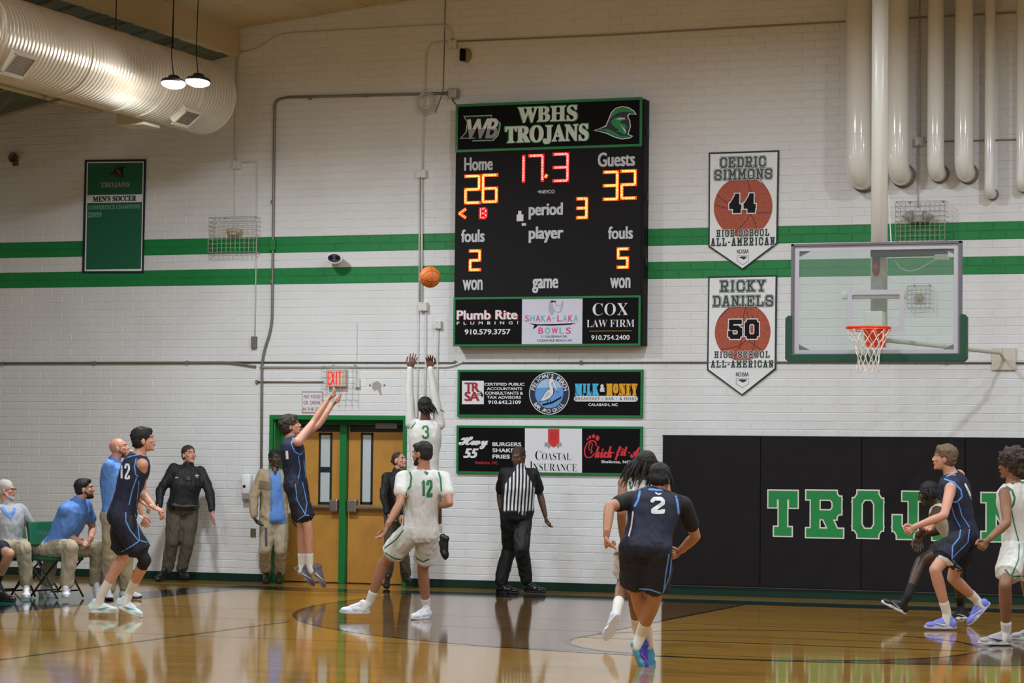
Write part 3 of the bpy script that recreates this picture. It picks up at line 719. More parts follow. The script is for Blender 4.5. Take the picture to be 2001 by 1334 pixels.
printed(s1, 'sign_lettering', 'CALABASH, NC', S2(1365, 428, 1645, 458), Y1, PRINTW, .03, spacing=1.1)

s2, *_ = sign((892, 832, 1255, 927), 'lower long black sign with white middle panel, behind the referee')
poly(s2, 'white_panel', T2([(760, 664), (1304, 664), (1304, 1092), (760, 1092)]), PRINTW, Y1)
printed(s2, 'sign_lettering', script('Hwy'), S2(127, 745, 410, 864), Y1, PRINTW, .03)
printed(s2, 'sign_lettering', '55', S2(172, 858, 318, 950), Y1, PRINTW, .06, .3)
for s_, b_ in (('BURGERS', (450, 800, 725, 838)), ('SHAKES', (450, 858, 690, 896)), ('FRIES', (450, 917, 618, 955))): printed(s2, 'sign_lettering', s_, S2(*b_), Y1, PRINTW, .045)
printed(s2, 'sign_lettering', 'Shallotte, NC', S2(282, 980, 503, 1012), Y1, RED, .02)
poly(s2, 'red_crest', T2([(980, 672), (1088, 672), (1088, 800), (1034, 848), (980, 800)]), mat('crest_red', (206, 44, 44), .5), Y1-.001)
poly(s2, 'grey_ribbon', T2([(950, 800), (1034, 812), (1105, 800), (1115, 840), (1090, 835), (1080, 862), (1060, 838), (1010, 838), (985, 865), (972, 838), (945, 845)]), GREY, Y1-.0008)
poly(s2, 'red_crest', T2([(1000, 830), (1068, 830), (1034, 850)]), MATS['crest_red'], Y1-.002)
printed(s2, 'sign_lettering', script('CI'), S2(1000, 700, 1070, 775), Y1-.002, DRED, 0)
for s_, b_ in (('C', (858, 880, 918, 968)), ('OASTAL', (922, 900, 1200, 968)), ('I', (806, 982, 834, 1072)), ('NSURANCE', (838, 1003, 1255, 1075))): printed(s2, 'sign_lettering', serif(s_), S2(*b_), Y1-.001, INK, -.012)
CR_ = mat('script_red', (206, 40, 50), .5)
def stroke_px(parent, name, L, w, m, Y, smoothn=6):
    # a brush line through the points (Catmull-Rom), as quads
    P = [V((*px(*p, Y), 0)) for p in T2(L)]; Q = []
    for i in range(len(P)-1):
        p0, p1, p2, p3 = P[max(i-1, 0)], P[i], P[i+1], P[min(i+2, len(P)-1)]
        for k in range(smoothn):
            t = k/smoothn; Q.append(.5*((2*p1)+(p2-p0)*t+(2*p0-5*p1+4*p2-p3)*t*t+(3*p1-p0-3*p2+p3)*t**3))
    Q.append(P[-1]); mb = MB()
    Lf = []; Rt = []
    for i, q in enumerate(Q):
        d = (Q[min(i+1, len(Q)-1)]-Q[max(i-1, 0)]).normalized(); n = V((-d.y, d.x, 0))*w/2
        Lf.append(V((q.x+n.x, Y, q.y+n.y))); Rt.append(V((q.x-n.x, Y, q.y-n.y)))
    N = len(Q); mb.add(Lf+Rt, [(i, i+1, i+1+N, i+N) for i in range(N-1)]); return mb.build(name, m, parent)
stroke_px(s2, 'sign_lettering', [(1438, 835), (1436, 805), (1405, 783), (1365, 800), (1335, 850), (1330, 905), (1350, 942), (1390, 940), (1425, 905)], .016, CR_, Y1)
stroke_px(s2, 'sign_lettering', [(1375, 880), (1370, 840), (1385, 805), (1402, 815), (1395, 860), (1390, 905), (1405, 880)], .012, CR_, Y1)
for (a, b, r_) in ((1357, 770, 8), (1380, 752, 13), (1414, 742, 16), (1452, 760, 20)):
    cc = px(870+a/4.88, 700+b/4.88, Y1); disc(s2, 'comb_print', cc, r_*.00125, r_*.00165, CR_, Y1, 14)
printed(s2, 'sign_lettering', script('hick'), S2(1424, 836, 1592, 950), Y1, CR_, .03)
printed(s2, 'sign_lettering', '-', S2(1594, 893, 1614, 903), Y1, CR_, .02)
printed(s2, 'sign_lettering', script('fil'), S2(1616, 836, 1738, 972), Y1, CR_, .03); printed(s2, 'sign_lettering', '-', S2(1742, 893, 1762, 903), Y1, CR_, .02)
printed(s2, 'sign_lettering', script('A'), S2(1764, 842, 1862, 950), Y1, CR_, .03)
printed(s2, 'sign_lettering', 'Shallotte, NC', S2(1487, 972, 1765, 1004), Y1, PRINTW, .03)

# ---- player banners
def banner(name, pts, label, Y=-.02):
    q = [px(x, y, Y) for x, y in pts]; cx = sum(a for a, b in q)/len(q)
    t = thing(name, (cx, Y, min(b for a, b in q)), label, 'banner')
    MB().prism(q, Y, Y+.012).build('cloth_border', mat('banner_border', (24, 44, 42), .6), t); return t, q
def ball_print(t, cx, cy, r, Y, seed):
    c = px(cx, cy, Y); r0 = r/160.
    disc(t, 'ball_print', c, r0, r0, BALLP, Y, 44)
    seam = mat('seam_brown', (74, 36, 30), .6)
    def cur(a, b, bow, w=.008):
        P = []; N = 14
        for k in range(N+1):
            u = k/N; ax = a[0]+(b[0]-a[0])*u; az = a[1]+(b[1]-a[1])*u; nx, nz = -(b[1]-a[1]), (b[0]-a[0]); s_ = sin(pi*u)*bow
            P.append((c[0]+(ax+nx*s_)*r0*.99, c[1]+(az+nz*s_)*r0*.99))
        mb = MB()
        for p_ in zip(P[:-1], P[1:]):
            for s2_ in stroke(list(p_), w): mb.add([V((x, Y-.001, z)) for x, z in s2_], [(0, 1, 2, 3)])
        mb.build('ball_seam', seam, t)
    if seed: cur((-.9, .43), (.97, -.2), -.13); cur((.1, .99), (-.35, -.93), .22); cur((-.97, .1), (.2, .3), -.2); cur((.0, .0), (.5, -.86), .1); cur((-.35, .93), (.85, .52), .25)
    else: cur((-.8, -.6), (.15, .75), -.35); cur((.15, .98), (.75, -.66), -.25); cur((-.9, .43), (.5, .86), .22); cur((-.1, .1), (-.35, -.93), .15); cur((.35, .6), (.25, -.96), .1)
def hall_banner(o, n1, b1, n2, b2, num, bn, ball, hs, aa, sh, label, seed):
    t, q = banner('player_banner', o, label); Yb = -.022
    cx = sum(a for a, b in q)/5; cz = sum(b for a, b in q)/5
    poly(t, 'white_cloth', [(cx+(a-cx)*.955, cz+(b-cz)*.972) for a, b in q], WHITE, Yb, False)
    ball_print(t, *ball, Yb-.001, seed)
    for s_, bx in ((n1, b1), (n2, b2)):
        printed(t, 'name_lettering', s_, bx, Yb-.003, DKG, kind='block', wf=.17, out=.009); printed(t, 'name_lettering', s_, bx, Yb-.0036, PRINTW, kind='block', wf=.17, out=.005)
        printed(t, 'name_lettering', s_, bx, Yb-.0042, mat('print_slate_green', (52, 74, 66), .5, noise=.3, nscale=14), kind='block', wf=.17)
    printed(t, 'jersey_number', num, bn, Yb-.003, PRINTW, kind='block', wf=.24, out=.012); printed(t, 'jersey_number', num, bn, Yb-.0036, INK, kind='block', wf=.24)
    for s_, bx in (('HIGH SCHOOL', hs), ('ALL-AMERICAN', aa)):
        printed(t, 'award_lettering', s_, bx, Yb-.003, PRINTW, kind='block', wf=.15, out=.005, gap=.3); printed(t, 'award_lettering', s_, bx, Yb-.0036, DKG, kind='block', wf=.17, gap=.3)
    a, b, c_, d = sh; h = (d-b)
    poly(t, 'shield_print', [(a, b+h*.38), (c_, b+h*.38), (c_, b+h*.75), ((a+c_)/2, d), (a, b+h*.75)], GREY, Yb-.001)
    poly(t, 'shield_print', [(a+1.2, b+h*.42), (c_-1.2, b+h*.42), (c_-1.2, b+h*.73), ((a+c_)/2, d-1.6), (a+1.2, b+h*.73)], WHITE, Yb-.0015)
    poly(t, 'shield_print', [(a+3, b+h*.5), (a+10, b+h*.44), (c_-3, b+h*.46), (c_-6, b+h*.58), (a+13, b+h*.66), (a+9, b+h*.57)], DKG, Yb-.002)
    printed(t, 'award_lettering', 'NCHSAA', (a, b, c_, b+h*.27), Yb-.001, DKG, .02)
hall_banner([(1385, 298), (1522.5, 293.5), (1519.5, 476), (1451, 527), (1384, 482)], 'CEDRIC', (1407, 306, 1497, 327), 'SIMMONS', (1396, 330, 1509, 351), '44', (1425, 378, 1477, 416), (1452, 404, 58.5), (1400, 448, 1503, 462), (1389, 464, 1514, 480), (1440, 487, 1463, 518), 'upper white pointed banner with basketball and number 44', 1)
hall_banner([(1384, 540), (1518.5, 537), (1516.5, 721), (1450, 773), (1381.5, 723)], 'RICKY', (1407, 547, 1496, 570), 'DANIELS', (1393, 577, 1511, 599), '50', (1423, 624, 1483, 662), (1451, 649, 55.5), (1396, 686, 1504, 699), (1389, 704, 1511, 718), (1438, 727, 1463, 758), 'lower white pointed banner with basketball and number 50', 0)
# ---- soccer banner
t, q = banner('team_banner', [(165.7, 312.5), (285, 311), (280, 533), (160.4, 533)], 'green rectangular team banner with dark edge and white inner line')
Z7 = lambda x, y, X, Y_: (130+x/4.764, 280+y/4.764, 130+X/4.764, 280+Y_/4.764)
z7 = lambda L: [(130+a/4.764, 280+b/4.764) for a, b in L]
MB().prism([px(*p, -.02) for p in z7([(170, 155), (740, 148), (715, 1205), (145, 1205)])], -.0205, -.02).build('cloth_edge', mat('banner_navy', (18, 30, 44), .6), t)
poly(t, 'white_line', z7([(190, 174), (720, 168), (700, 1188), (168, 1190)]), WHITE, -.021)
poly(t, 'green_cloth', z7([(200, 184), (711, 178), (692, 1168), (180, 1175)]), mat('banner_green', (18, 98, 68), .6), -.022)
poly(t, 'white_band', z7([(193, 482), (703, 474), (700, 545), (192, 556)]), WHITE, -.0225)
printed(t, 'banner_lettering', serif("MEN'S SOCCER"), Z7(245, 488, 650, 541), -.0235, PNAVY, .03)
printed(t, 'banner_lettering', serif("CONFERENCE CHAMPIONS"), Z7(203, 573, 685, 612), -.0235, mat('print_pale_green', (120, 170, 146), .5), .02)
printed(t, 'banner_lettering', serif("2009"), Z7(197, 640, 327, 688), -.0235, MATS['print_pale_green'], .02)
printed(t, 'banner_lettering', serif("TROJANS"), Z7(315, 360, 588, 412), -.0235, GREY, .03)
helmet(t, 130+395/4.764, 280+198/4.764, .075, -.0235, INK, mat('print_brown_grey', (84, 84, 74), .5), INK)

# ---- wall padding with the block word
wp = thing('wall_padding', (-6.5, -.03, .1), 'row of black wall pads along the end wall with green and white block word', 'wall padding')
ztop = at(1484, 853, -.05).z; zbot = .115
PAD = mat('pad_vinyl', (31, 28, 30), .55, spec=.15, noise=.15, nscale=6, bump=.05, bscale=40)
jx = [at(a, 950, -.05).x for a in (1294, 1484, 1683, 1886)]
w_ = (jx[3]-jx[0])/3
for k in range(7): MB().rbox(jx[0]+k*w_+.001, -.055, zbot, jx[0]+(k+1)*w_-.001, -.002, ztop, .012).build('pad', PAD, wp)
MB().rbox(jx[0], -.06, ztop-.005, jx[0]+7*w_, -.002, ztop+.012, .004).build('top_strip', mat('strip_dark', (42, 36, 38), .5, spec=.2), wp)
MATG = mat('vinyl_green', (20, 136, 66), .5); MATW = mat('vinyl_cream', (226, 222, 214), .5)
lets = [('T', 1499, 956, 1561, 1049), ('R', 1574, 956, 1649, 1052), ('O', 1664, 956, 1728, 1053), ('J', 1742, 958, 1806, 1055), ('A', 1822, 959, 1906, 1058), ('N', 1918, 961, 2003, 1060)]
wl = None
for ch, a, b, c_, d in lets+[('S', 0, 0, 0, 0)]:
    if ch == 'S': x0, z0, x1, z1 = wl; x0 += .62; x1 += .55
    else: x0, z0, x1, z1 = rect(a, b, c_, d, -.058)
    wl = (x0, z0, x1, z1)
    e = .016
    sh_ = .135
    mb = MB()
    for k, p_ in enumerate(glyph_polys(ch, x0, z0, x1, z1, sh_)): mb.prism(p_, -.0580-k*.0001, -.054)
    o = mb.build('letter', MATW, wp)
    mb = MB()
    for k, p_ in enumerate(glyph_polys(ch, x0, z0, x1, z1, sh_, sh_-2*e)): mb.prism(p_, -.0605-k*.0001, -.0595)
    mb.build('letter_face', MATG, o)

# ---- basketball hoop hung from the roof
BX = (at(1546, 580, HY).x, at(1880, 580, HY).x); HC = (BX[0]+BX[1])/2; BW = BX[1]-BX[0]
bz1 = at(1713, 473.5, HY).z; bz0 = at(1713, 699, HY).z
hp = thing('basketball_hoop', (HC, HY, bz0), 'glass backboard with orange rim, white net and green edge padding, hung on a white pole', 'basketball hoop')
FRM = mat('backboard_frame', (98, 94, 104), .4); BND = mat('painted_border', (176, 172, 180), .5)
fw = .035
MB().rbox(BX[0], HY-.02, bz0, BX[0]+fw, HY+.03, bz1, .004).rbox(BX[1]-fw, HY-.02, bz0, BX[1], HY+.03, bz1, .004).rbox(BX[0], HY-.02, bz1-fw*.8, BX[1], HY+.03, bz1, .004).rbox(BX[0], HY-.02, bz0, BX[1], HY+.03, bz0+fw, .004).build('frame', FRM, hp)
glass = bpy.data.materials.new('backboard_glass'); glass.use_nodes = True
nt = glass.node_tree; b = nt.nodes['Principled BSDF']; b.inputs['Base Color'].default_value = (.8, .95, .9, 1); b.inputs['Roughness'].default_value = .0; b.inputs['Alpha'].default_value = 1
tr = nt.nodes.new('ShaderNodeBsdfTransparent'); tr.inputs[0].default_value = (.91, .95, .94, 1); gl = nt.nodes.new('ShaderNodeBsdfGlossy'); gl.inputs['Roughness'].default_value = .02; gl.inputs['Color'].default_value = (1, 1, 1, 1)
df = nt.nodes.new('ShaderNodeBsdfDiffuse'); df.inputs[0].default_value = (.75, .85, .85, 1)
m1 = nt.nodes.new('ShaderNodeMixShader'); m1.inputs[0].default_value = .04; m2 = nt.nodes.new('ShaderNodeMixShader'); m2.inputs[0].default_value = .05
nt.links.new(tr.outputs[0], m1.inputs[1]); nt.links.new(gl.outputs[0], m1.inputs[2]); nt.links.new(m1.outputs[0], m2.inputs[1]); nt.links.new(df.outputs[0], m2.inputs[2])
nt.links.new(m2.outputs[0], nt.nodes['Material Output'].inputs[0])
MB().box(BX[0]+fw, HY, bz0+fw, BX[1]-fw, HY+.012, bz1-fw*.8).build('glass_pane', glass, hp)
gx0, gx1, gz0, gz1 = BX[0]+fw, BX[1]-fw, bz0+fw, bz1-fw*.8; bd = .052
border(hp, gx0, gz0, gx1, gz1, HY-.001, bd+.045*.0+.0, BND, 'painted_border', t=.003)
tx0, tz0, tx1, tz1 = rect(1656, 566, 1767, 647, HY)
border(hp, tx0, tz0, tx1, tz1, HY-.001, .05, BND, 'target_square', t=.003)
for sx in (0, 1):
    for sz in (0, 1):
        x = gx0+bd if sx == 0 else gx1-bd; z = gz0+bd if sz == 0 else gz1-bd; dx = .12 if sx == 0 else -.12; dz = .06 if sz == 0 else -.06
        MB().prism([(x, z), (x+dx, z), (x, z+dz)], HY+.013, HY+.022).build('corner_plate', FRM, hp)
# padding: a U of foam
PADG = mat('pad_green', (8, 66, 44), .55)
pt = .055; zp1 = at(1540, 617, HY).z
U = [(BX[0]-pt, zp1-.03), (BX[0]-pt+.03, zp1), (BX[0]+.012, zp1), (BX[0]+.012, bz0+.01), (BX[1]-.012, bz0+.01), (BX[1]-.012, zp1), (BX[1]+pt-.03, zp1), (BX[1]+pt, zp1-.03), (BX[1]+pt, bz0-.01), (BX[1]+pt-.04, bz0-pt+.01), (BX[0]-pt+.04, bz0-pt+.01), (BX[0]-pt, bz0-.01)]
MB().prism(U, HY-.035, HY+.06).build('edge_padding', PADG, hp)
MB().rbox(BX[0]-.0, HY-.036, bz0-pt+.012, BX[1], HY+.0, bz0+.045, .01).build('lower_padding', PADG, hp)
# rim
RIMC = mat('rim_orange', (222, 66, 22), .4); RZ = at(1697, 640, HY-.38).z; ry = HY-.15-.2286; rx_ = at(1697, 640, ry).x
ring = [(rx_+.2286*cos(2*pi*k/40), ry+.2286*sin(2*pi*k/40), RZ) for k in range(40)]
rim = MB().tube(ring, .011, 8, closed=True).tube([(x*1.0, y, RZ-.028) for x, y, z in ring[2:19]], .006, 6).build('rim', RIMC, hp, smooth=True)
MB().prism([(rx_-.10, RZ-.19), (rx_+.10, RZ-.19), (rx_+.13, RZ+.015), (rx_-.13, RZ+.015)], HY-.045, HY-.002).build('rim_plate', RIMC, hp)
mb = MB()
for s_ in (-1, 1): mb.add([V((rx_+s_*.12, HY-.04, RZ)), V((rx_+s_*.07, HY-.04, RZ-.17)), V((rx_+s_*.03, HY-.16, RZ-.02)), V((rx_+s_*.12, HY-.17, RZ+.004)), V((rx_+s_*.06, HY-.04, RZ))], [(0, 1, 2, 3), (0, 3, 4), (4, 2, 1)])
mb.build('rim_bracket', RIMC, hp)
for k in range(12):
    a = 2*pi*(k+.5)/12; MB().tube([(rx_+.2286*cos(a)+.008*cos(a+1.57), ry+.2286*sin(a)+.008*sin(a+1.57), RZ-.008), (rx_+.232*cos(a), ry+.232*sin(a), RZ-.026), (rx_+.2286*cos(a)-.008*cos(a+1.57), ry+.2286*sin(a)-.008*sin(a+1.57), RZ-.008)], .0022, 5).build('net_hook', RIMC, rim)
NET = mat('net_cord', (226, 218, 208), .8)
mb = MB(); nl = 12
def netp(k, lv):
    z = RZ-.015-lv*.075; r = (.225, .19, .155, .128, .112, .112, .118)[min(lv, 6)]; a = 2*pi*(k+.5*(lv % 2))/nl
    j = .008*sin(k*7.1+lv*3.3); return V((rx_+(r+j)*cos(a), ry+(r+j)*sin(a), z+.008*sin(k*5.+lv*2)))
for lv in range(6):
    for k in range(nl):
        a = netp(k, lv)
        for dk in ((0, -1) if lv % 2 == 0 else (0, 1)):
            b = netp(k+dk, lv+1); m_ = (a+b)/2+V((.006*sin(k*3+lv), .006*cos(k*5+lv), -.006)); mb.tube([a, m_, b], .0036, 5)
mb.build('net', NET, hp)
# support pole, cross brace, board light, wire
POLE = mat('pole_white', (218, 214, 206), .35)
PY = HY+.32
pxa, pxb = at(1703, 300, PY).x, at(1735, 300, PY).x; pr = (pxb-pxa)/2; pc = (pxa+pxb)/2
zc_ = roof(pc)
MB().lathe([(pr, bz0+.3), (pr, zc_-.01)], 28, Matrix.Translation((pc, PY, 0))).build('pole', POLE, hp, smooth=True)
zbz = at(1700, 495, PY-.1).z
MB().rbox(pc-.06, PY-pr-.09, zbz-.045, at(1851, 490, PY-.15).x, PY-pr-.01, zbz+.04, .01).build('cross_brace', DARK, hp)
MB().rbox(pc-.35, HY+.03, zbz-.5, pc+.35, HY+.12, zbz-.42, .01).rbox(pc-.1, HY+.03, bz0+.12, pc+.1, HY+.25, bz0+.5, .01).build('mount_plate', POLE, hp)
lt = at(1712, 521, HY+.14)
MB().lathe([(.02, .10), (.042, .085), (.045, -.02), (.045, -.05), (.03, -.085), (.008, -.1)], 14, Matrix.Translation(lt)).build('board_light', mat('maroon_plastic', (120, 22, 40), .35), hp, smooth=True)
MB().lathe([(.03, .16), (.045, .09)], 14, Matrix.Translation(lt)).build('light_cap', DARK, hp)
MB().rbox(at(1832, 502, PY).x, PY-.2, at(1832, 510, PY).z, at(1858, 502, PY).x, PY-.1, at(1832, 500, PY).z, .005).build('brace_box', BOXP, hp)
wire = [at(1736, 380, PY), at(1741, 470, PY), at(1745, 500, PY-.05), at(1756, 522, PY), at(1775, 530, PY), at(1792, 527, PY), at(1835, 503, PY-.1)]
MB().tube(bez_round(wire, .2), .006, 6).build('wire', WHITE, hp)
# brace arm back to the wall
a0 = at(1738, 665, HY+.25); a1 = at(1955, 689, -.55)
MB().tube([(pc, PY, a0.z), a0, a1], .024, 8).build('brace_arm', mat('brace_cream', (206, 200, 188), .5), hp)
aw = V((a1.x-.05, -.01, a1.z-.06))
MB().tube([a1, aw], .02, 8).rbox(aw.x-.14, -.03, aw.z-.12, aw.x+.14, -.002, aw.z+.14, .005).build('wall_bracket', MATS['brace_cream'], hp)
MB().lathe([(.03, -.02), (.03, .05)], 10, Matrix.Translation(a1)).build('pivot', MATS['brace_cream'], hp)

# ---- vent pipes with elbows into the wall
PIPE = mat('pipe_enamel', (238, 237, 234), .16, coat=.5, spec=.6)
specs = [(1653, 1702, 336, 'thickest white vent pipe, left of the hoop pole'), (1733, 1776, 332, 'thick white vent pipe just right of the hoop pole'), (1812, 1845, 331, 'white vent pipe with a dented shiny elbow'),
         (1865.5, 1902, 330, 'glossy white vent pipe with two bright streaks'), (1924, 1945, 374, 'slim white vent pipe with longer drop'), (1986, 2007, 360, 'slim white vent pipe cut by the frame edge')]
for k, (a, b, yb, lab) in enumerate(specs):
    r = (at(b, 200, -.5).x-at(a, 200, -.5).x)/2; Yp_ = -.08-r*2.0
    xa, xb = at(a, 200, Yp_).x, at(b, 200, Yp_).x; r = (xb-xa)/2; cx = (xa+xb)/2
    zb_ = at((a+b)/2, yb, Yp_).z
    R_ = -Yp_      # bend radius down to the wall
    pts = [(cx, Yp_, roof(cx)-.03), (cx, Yp_, zb_+r+.04)]
    n = 9; Rb = min(R_-.02, r*1.25)
    for j in range(n+1):
        an = pi/2*j/n; pts.append((cx, Yp_+Rb*(1-cos(an)), zb_+r-Rb*sin(an)+Rb*.0))
    pts.append((cx, -.004, pts[-1][2]))
    t = thing('vent_pipe', (cx, Yp_, zb_), lab, 'pipe', 'white vent pipes on the end wall')
    MB().tube(pts, r, 28).build('pipe_run', PIPE, t, smooth=True)
    zj = at(a, 265 if k < 4 else 340, Yp_).z
    MB().tube([(cx, Yp_, zj-.006), (cx, Yp_, zj+.006)], r*1.015, 28, caps=False).build('seam_band', PIPE, t, smooth=True)
    MB().tube([(cx, -.03, pts[-1][2]), (cx, -.003, pts[-1][2])], r*1.14, 24).build('wall_collar', mat('collar_galv', (150, 146, 140), .4, metal=.4), t, smooth=True)

# ---- conduits
def conduit(pts, r, label, m=None, rr=.1, Y=None, name='conduit', clips=()):
    Y = -r-.004 if Y is None else Y
    P = [at(x, y, Y) for x, y in pts]
    P = bez_round(P, rr)
    t = thing(name, P[0], label, 'conduit')
    MB().tube(P, r, 8).build('pipe_run', m or GALV, t, smooth=True)
    for cx_, cy_ in clips:
        c_ = at(cx_, cy_, 0); MB().rbox(c_.x-.016, -2*r-.010, c_.z-.022, c_.x+.016, -.001, c_.z+.022, .003).build('clip', m or GALV, t)
    return t
conduit([(-40, 710), (445, 708), (470, 711), (500, 716)], .016, 'grey horizontal conduit running left along the wall at mid height', clips=((8, 710), (186, 709), (367, 708)))
conduit([(440, 707.5), (900, 708.5), (1260, 708), (1520, 708), (2060, 709)], .010, 'thin dark cable line crossing the wall above the exit sign', mat('cable_dark', (96, 90, 86), .5), clips=((890, 708), (1136, 708), (1850, 708)))
conduit([(508, 717), (880, 716), (905, 706)], .014, 'painted white conduit just above the exit sign', CONDP)
conduit([(878, 182), (560, 190), (537, 196), (535, 340), (531.5, 640), (512, 697), (509, 1110)], .018, 'long grey conduit turning down from the scoreboard box', rr=.18, clips=((607, 192), (715, 187), (534, 395), (532, 550)))
conduit([(463, 112), (461, 314)], .014, 'painted white conduit dropping beside the round duct', CONDP)
conduit([(466, 318), (503, 316), (502, 420), (498, 665)], .008, 'thin cable running down right of the caged lamp', CONDP, rr=.03)
conduit([(459, 328), (458, 420)], .006, 'thin wire down into the left wire cage', CONDP)
conduit([(465, 105), (505, 96), (548, 66), (866, 49), (881, 55), (884, 78)], .011, 'bent conduit climbing along the wall top', CONDP, rr=.25)
conduit([(630, 2), (650, 18), (670, 22), (790, 2)], .010, 'short drooping cable under the roof edge', CONDP, rr=.2)
conduit([(892, 81), (1180, 69), (1655, 42), (2020, 22)], .010, 'long thin conduit high on the wall toward the vent pipes', mat('cable_tan', (150, 140, 126), .5))
conduit([(872, 81), (845, 84), (833, 98), (830, 185), (826, 330)], .009, 'thin white conduit looping down from the top box', CONDP, rr=.2)
conduit([(870, 0), (868, 100), (866, 180), (850, 220)], .005, 'thin dark hanging wire left of the top box', MATS['cable_dark'])
conduit([(824.5, 345), (824, 590)], .016, 'left one of the paired white conduits beside the scoreboard', CONDP)
conduit([(819.5, 345), (819, 592)], .010, 'slim companion conduit left of the paired run', CONDP)
conduit([(818, 606), (817, 700), (816, 830)], .010, 'left thin drop below the square box beside the ball', CONDP)
conduit([(832, 606), (832, 700), (830, 830)], .012, 'right drop below the square box beside the ball', CONDP)
conduit([(856, 642), (855, 700), (854, 840)], .012, 'white drop below the small box left of the scoreboard', CONDP)
conduit([(698, 630), (697, 742)], .004, 'very thin cable down to the small box right of the exit sign', CONDP)
conduit([(502, 746), (632, 746)], .010, 'short grey conduit feeding the exit sign', clips=((503, 746),))
conduit([(1797, 0), (1797, 268)], .010, 'thin conduit between the white vent pipes', CONDP)
conduit([(1794, 285), (1794, 405)], .008, 'short conduit down to the right wire cage', CONDP)
conduit([(1808, 277), (2010, 272)], .010, 'horizontal conduit behind the vent pipe elbows', MATS['cable_tan'])
conduit([(884, 188), (884, 196), (893, 206)], .005, 'short black lead from the steel box to the scoreboard', BLACK)
# coil of spare cable
cc = at(832, 199, -.05); t = thing('cable_coil', (cc.x, -.03, cc.z), 'coil of white cable hung on the grey conduit', 'cable')
for k, (dx, dz, r) in enumerate(((0, 0, .105), (.01, -.01, .12), (-.01, .015, .098), (.0, -.03, .11))):
    MB().tube([(cc.x+dx+r*cos(2*pi*j/28), -.03-.012*k, cc.z+dz+r*1.15*sin(2*pi*j/28)) for j in range(28)], .007, 6, closed=True).build('loop', CONDP, t, smooth=True)
# ---- boxes
def wbox(name, bx, d, label, cat, m=BOXP, group=None, r=.006, screws=True):
    x0, z0, x1, z1 = rect(*bx, -d)
    t = thing(name, ((x0+x1)/2, -d/2, z0), label, cat, group)
    MB().rbox(x0, -d, z0, x1, -.001, z1, r).build('case', m, t)
    if screws:
        mb = MB()
        for zz in (z0+(z1-z0)*.12, z1-(z1-z0)*.12): mb.sphere(((x0+x1)/2, -d, zz), .006, 8)
        mb.build('screws', GALV, t)
    return t, x0, z0, x1, z1
wbox('junction_box', (454, 313, 468, 330), .06, 'white junction box above the left wire cage', 'junction box')
wbox('junction_box', (875, 78, 891, 94), .06, 'beige junction box near the wall top beside the black speaker', 'junction box')
wbox('junction_box', (813, 332, 831, 347), .07, 'white junction box on the paired conduits left of the scoreboard', 'junction box')
wbox('junction_box', (817, 590, 833, 607), .08, 'square white junction box below the flying ball', 'junction box')
wbox('junction_box', (847, 627, 861, 642), .06, 'small white junction box lower left of the scoreboard', 'junction box')
wbox('junction_box', (1787, 267, 1803, 284), .08, 'white junction box between vent pipes', 'junction box')
wbox('junction_box', (692, 740, 702, 757), .05, 'small white box right of the exit sign', 'junction box')
wbox('junction_box', (526, 468, 537, 489), .05, 'green painted junction box on the wall stripe', 'junction box', GREENP)
wbox('junction_box', (490, 657, 500, 680), .05, 'small dark grey box above the mid-height conduit', 'junction box', mat('box_grey', (110, 106, 104), .5))
wbox('power_outlet', (489, 1032, 499, 1048), .02, 'dark metal power outlet low beside the khaki jacket man', 'outlet', mat('outlet_bronze', (96, 88, 66), .4))
t, x0, z0, x1, z1 = wbox('steel_box', (875, 172, 891, 191), .13, 'shiny steel cable box at the scoreboard corner', 'junction box', STEEL)
MB().tube([(x0-.05, -.06, (z0+z1)/2), (x0+.01, -.06, (z0+z1)/2)], .022, 10).build('fitting', GALV, t)
# pull plug: floodlight speaker near the top
c = at(907, 106, -.05); t = thing('wall_speaker', c, 'small black speaker in a round beige wall plate near the roof', 'speaker')
M_ = Matrix.Translation((c.x+.02, 0, c.z-.01)) @ Matrix.Rotation(radians(90), 4, 'X') @ Matrix.Diagonal((.8, 1.25, 1, 1))
MB().lathe([(.075, 0), (.075, .03), (.06, .05)], 20, M_).build('plate', mat('plate_beige', (156, 140, 118), .6), t); MB().rbox(c.x-.045, -.11, c.z-.09, c.x+.02, -.03, c.z+.07, .02).build('driver', BLACK, t)
c = at(28, 308, -.05); t = thing('wall_horn', c, 'small dark round horn at the left edge of the wall', 'alarm horn')
MB().lathe([(.03, 0), (.05, .04), (.07, .09), (.065, .09), (.02, .03)], 18, Matrix.Translation((c.x, 0, c.z)) @ Matrix.Rotation(radians(90), 4, 'X')).build('bell', mat('horn_grey', (96, 92, 82), .5), t)
MB().rbox(c.x-.04, -.04, c.z-.11, c.x+.04, 0, c.z-.03, .01).build('bracket', MATS['horn_grey'], t)
# security camera
c = at(653, 504, -.3); t = thing('security_camera', (c.x, -.15, c.z), 'white oval security camera with dark twin lens between the stripes', 'camera')
M_ = Matrix.Translation((c.x, -.3, c.z)) @ Matrix.Rotation(radians(22), 4, 'Z') @ Matrix.Rotation(radians(90), 4, 'X') @ Matrix.Scale(1.3, 4)
MB().lathe([(.052, .0), (.055, -.02), (.048, -.16), (.03, -.18)][::-1], 22, M_ @ Matrix.Diagonal((1.55, 1, 1, 1))).build('housing', WHITE, t, smooth=False)
MB().lathe([(.040, .008), (.038, .018)], 22, M_ @ Matrix.Diagonal((1.6, 1, 1, 1))).build('face', PNAVY, t)
for s_ in (-1, 1): MB().lathe([(.022, .016), (.018, .024)], 14, M_ @ Matrix.Translation((s_*.032, 0, 0))).build('lens', BLACK, t)
MB().tube([(c.x-.04, -.2, c.z-.03), (c.x-.06, -.10, c.z-.03), (c.x-.06, -.0, c.z-.03)], .025, 10).build('arm', WHITE, t)
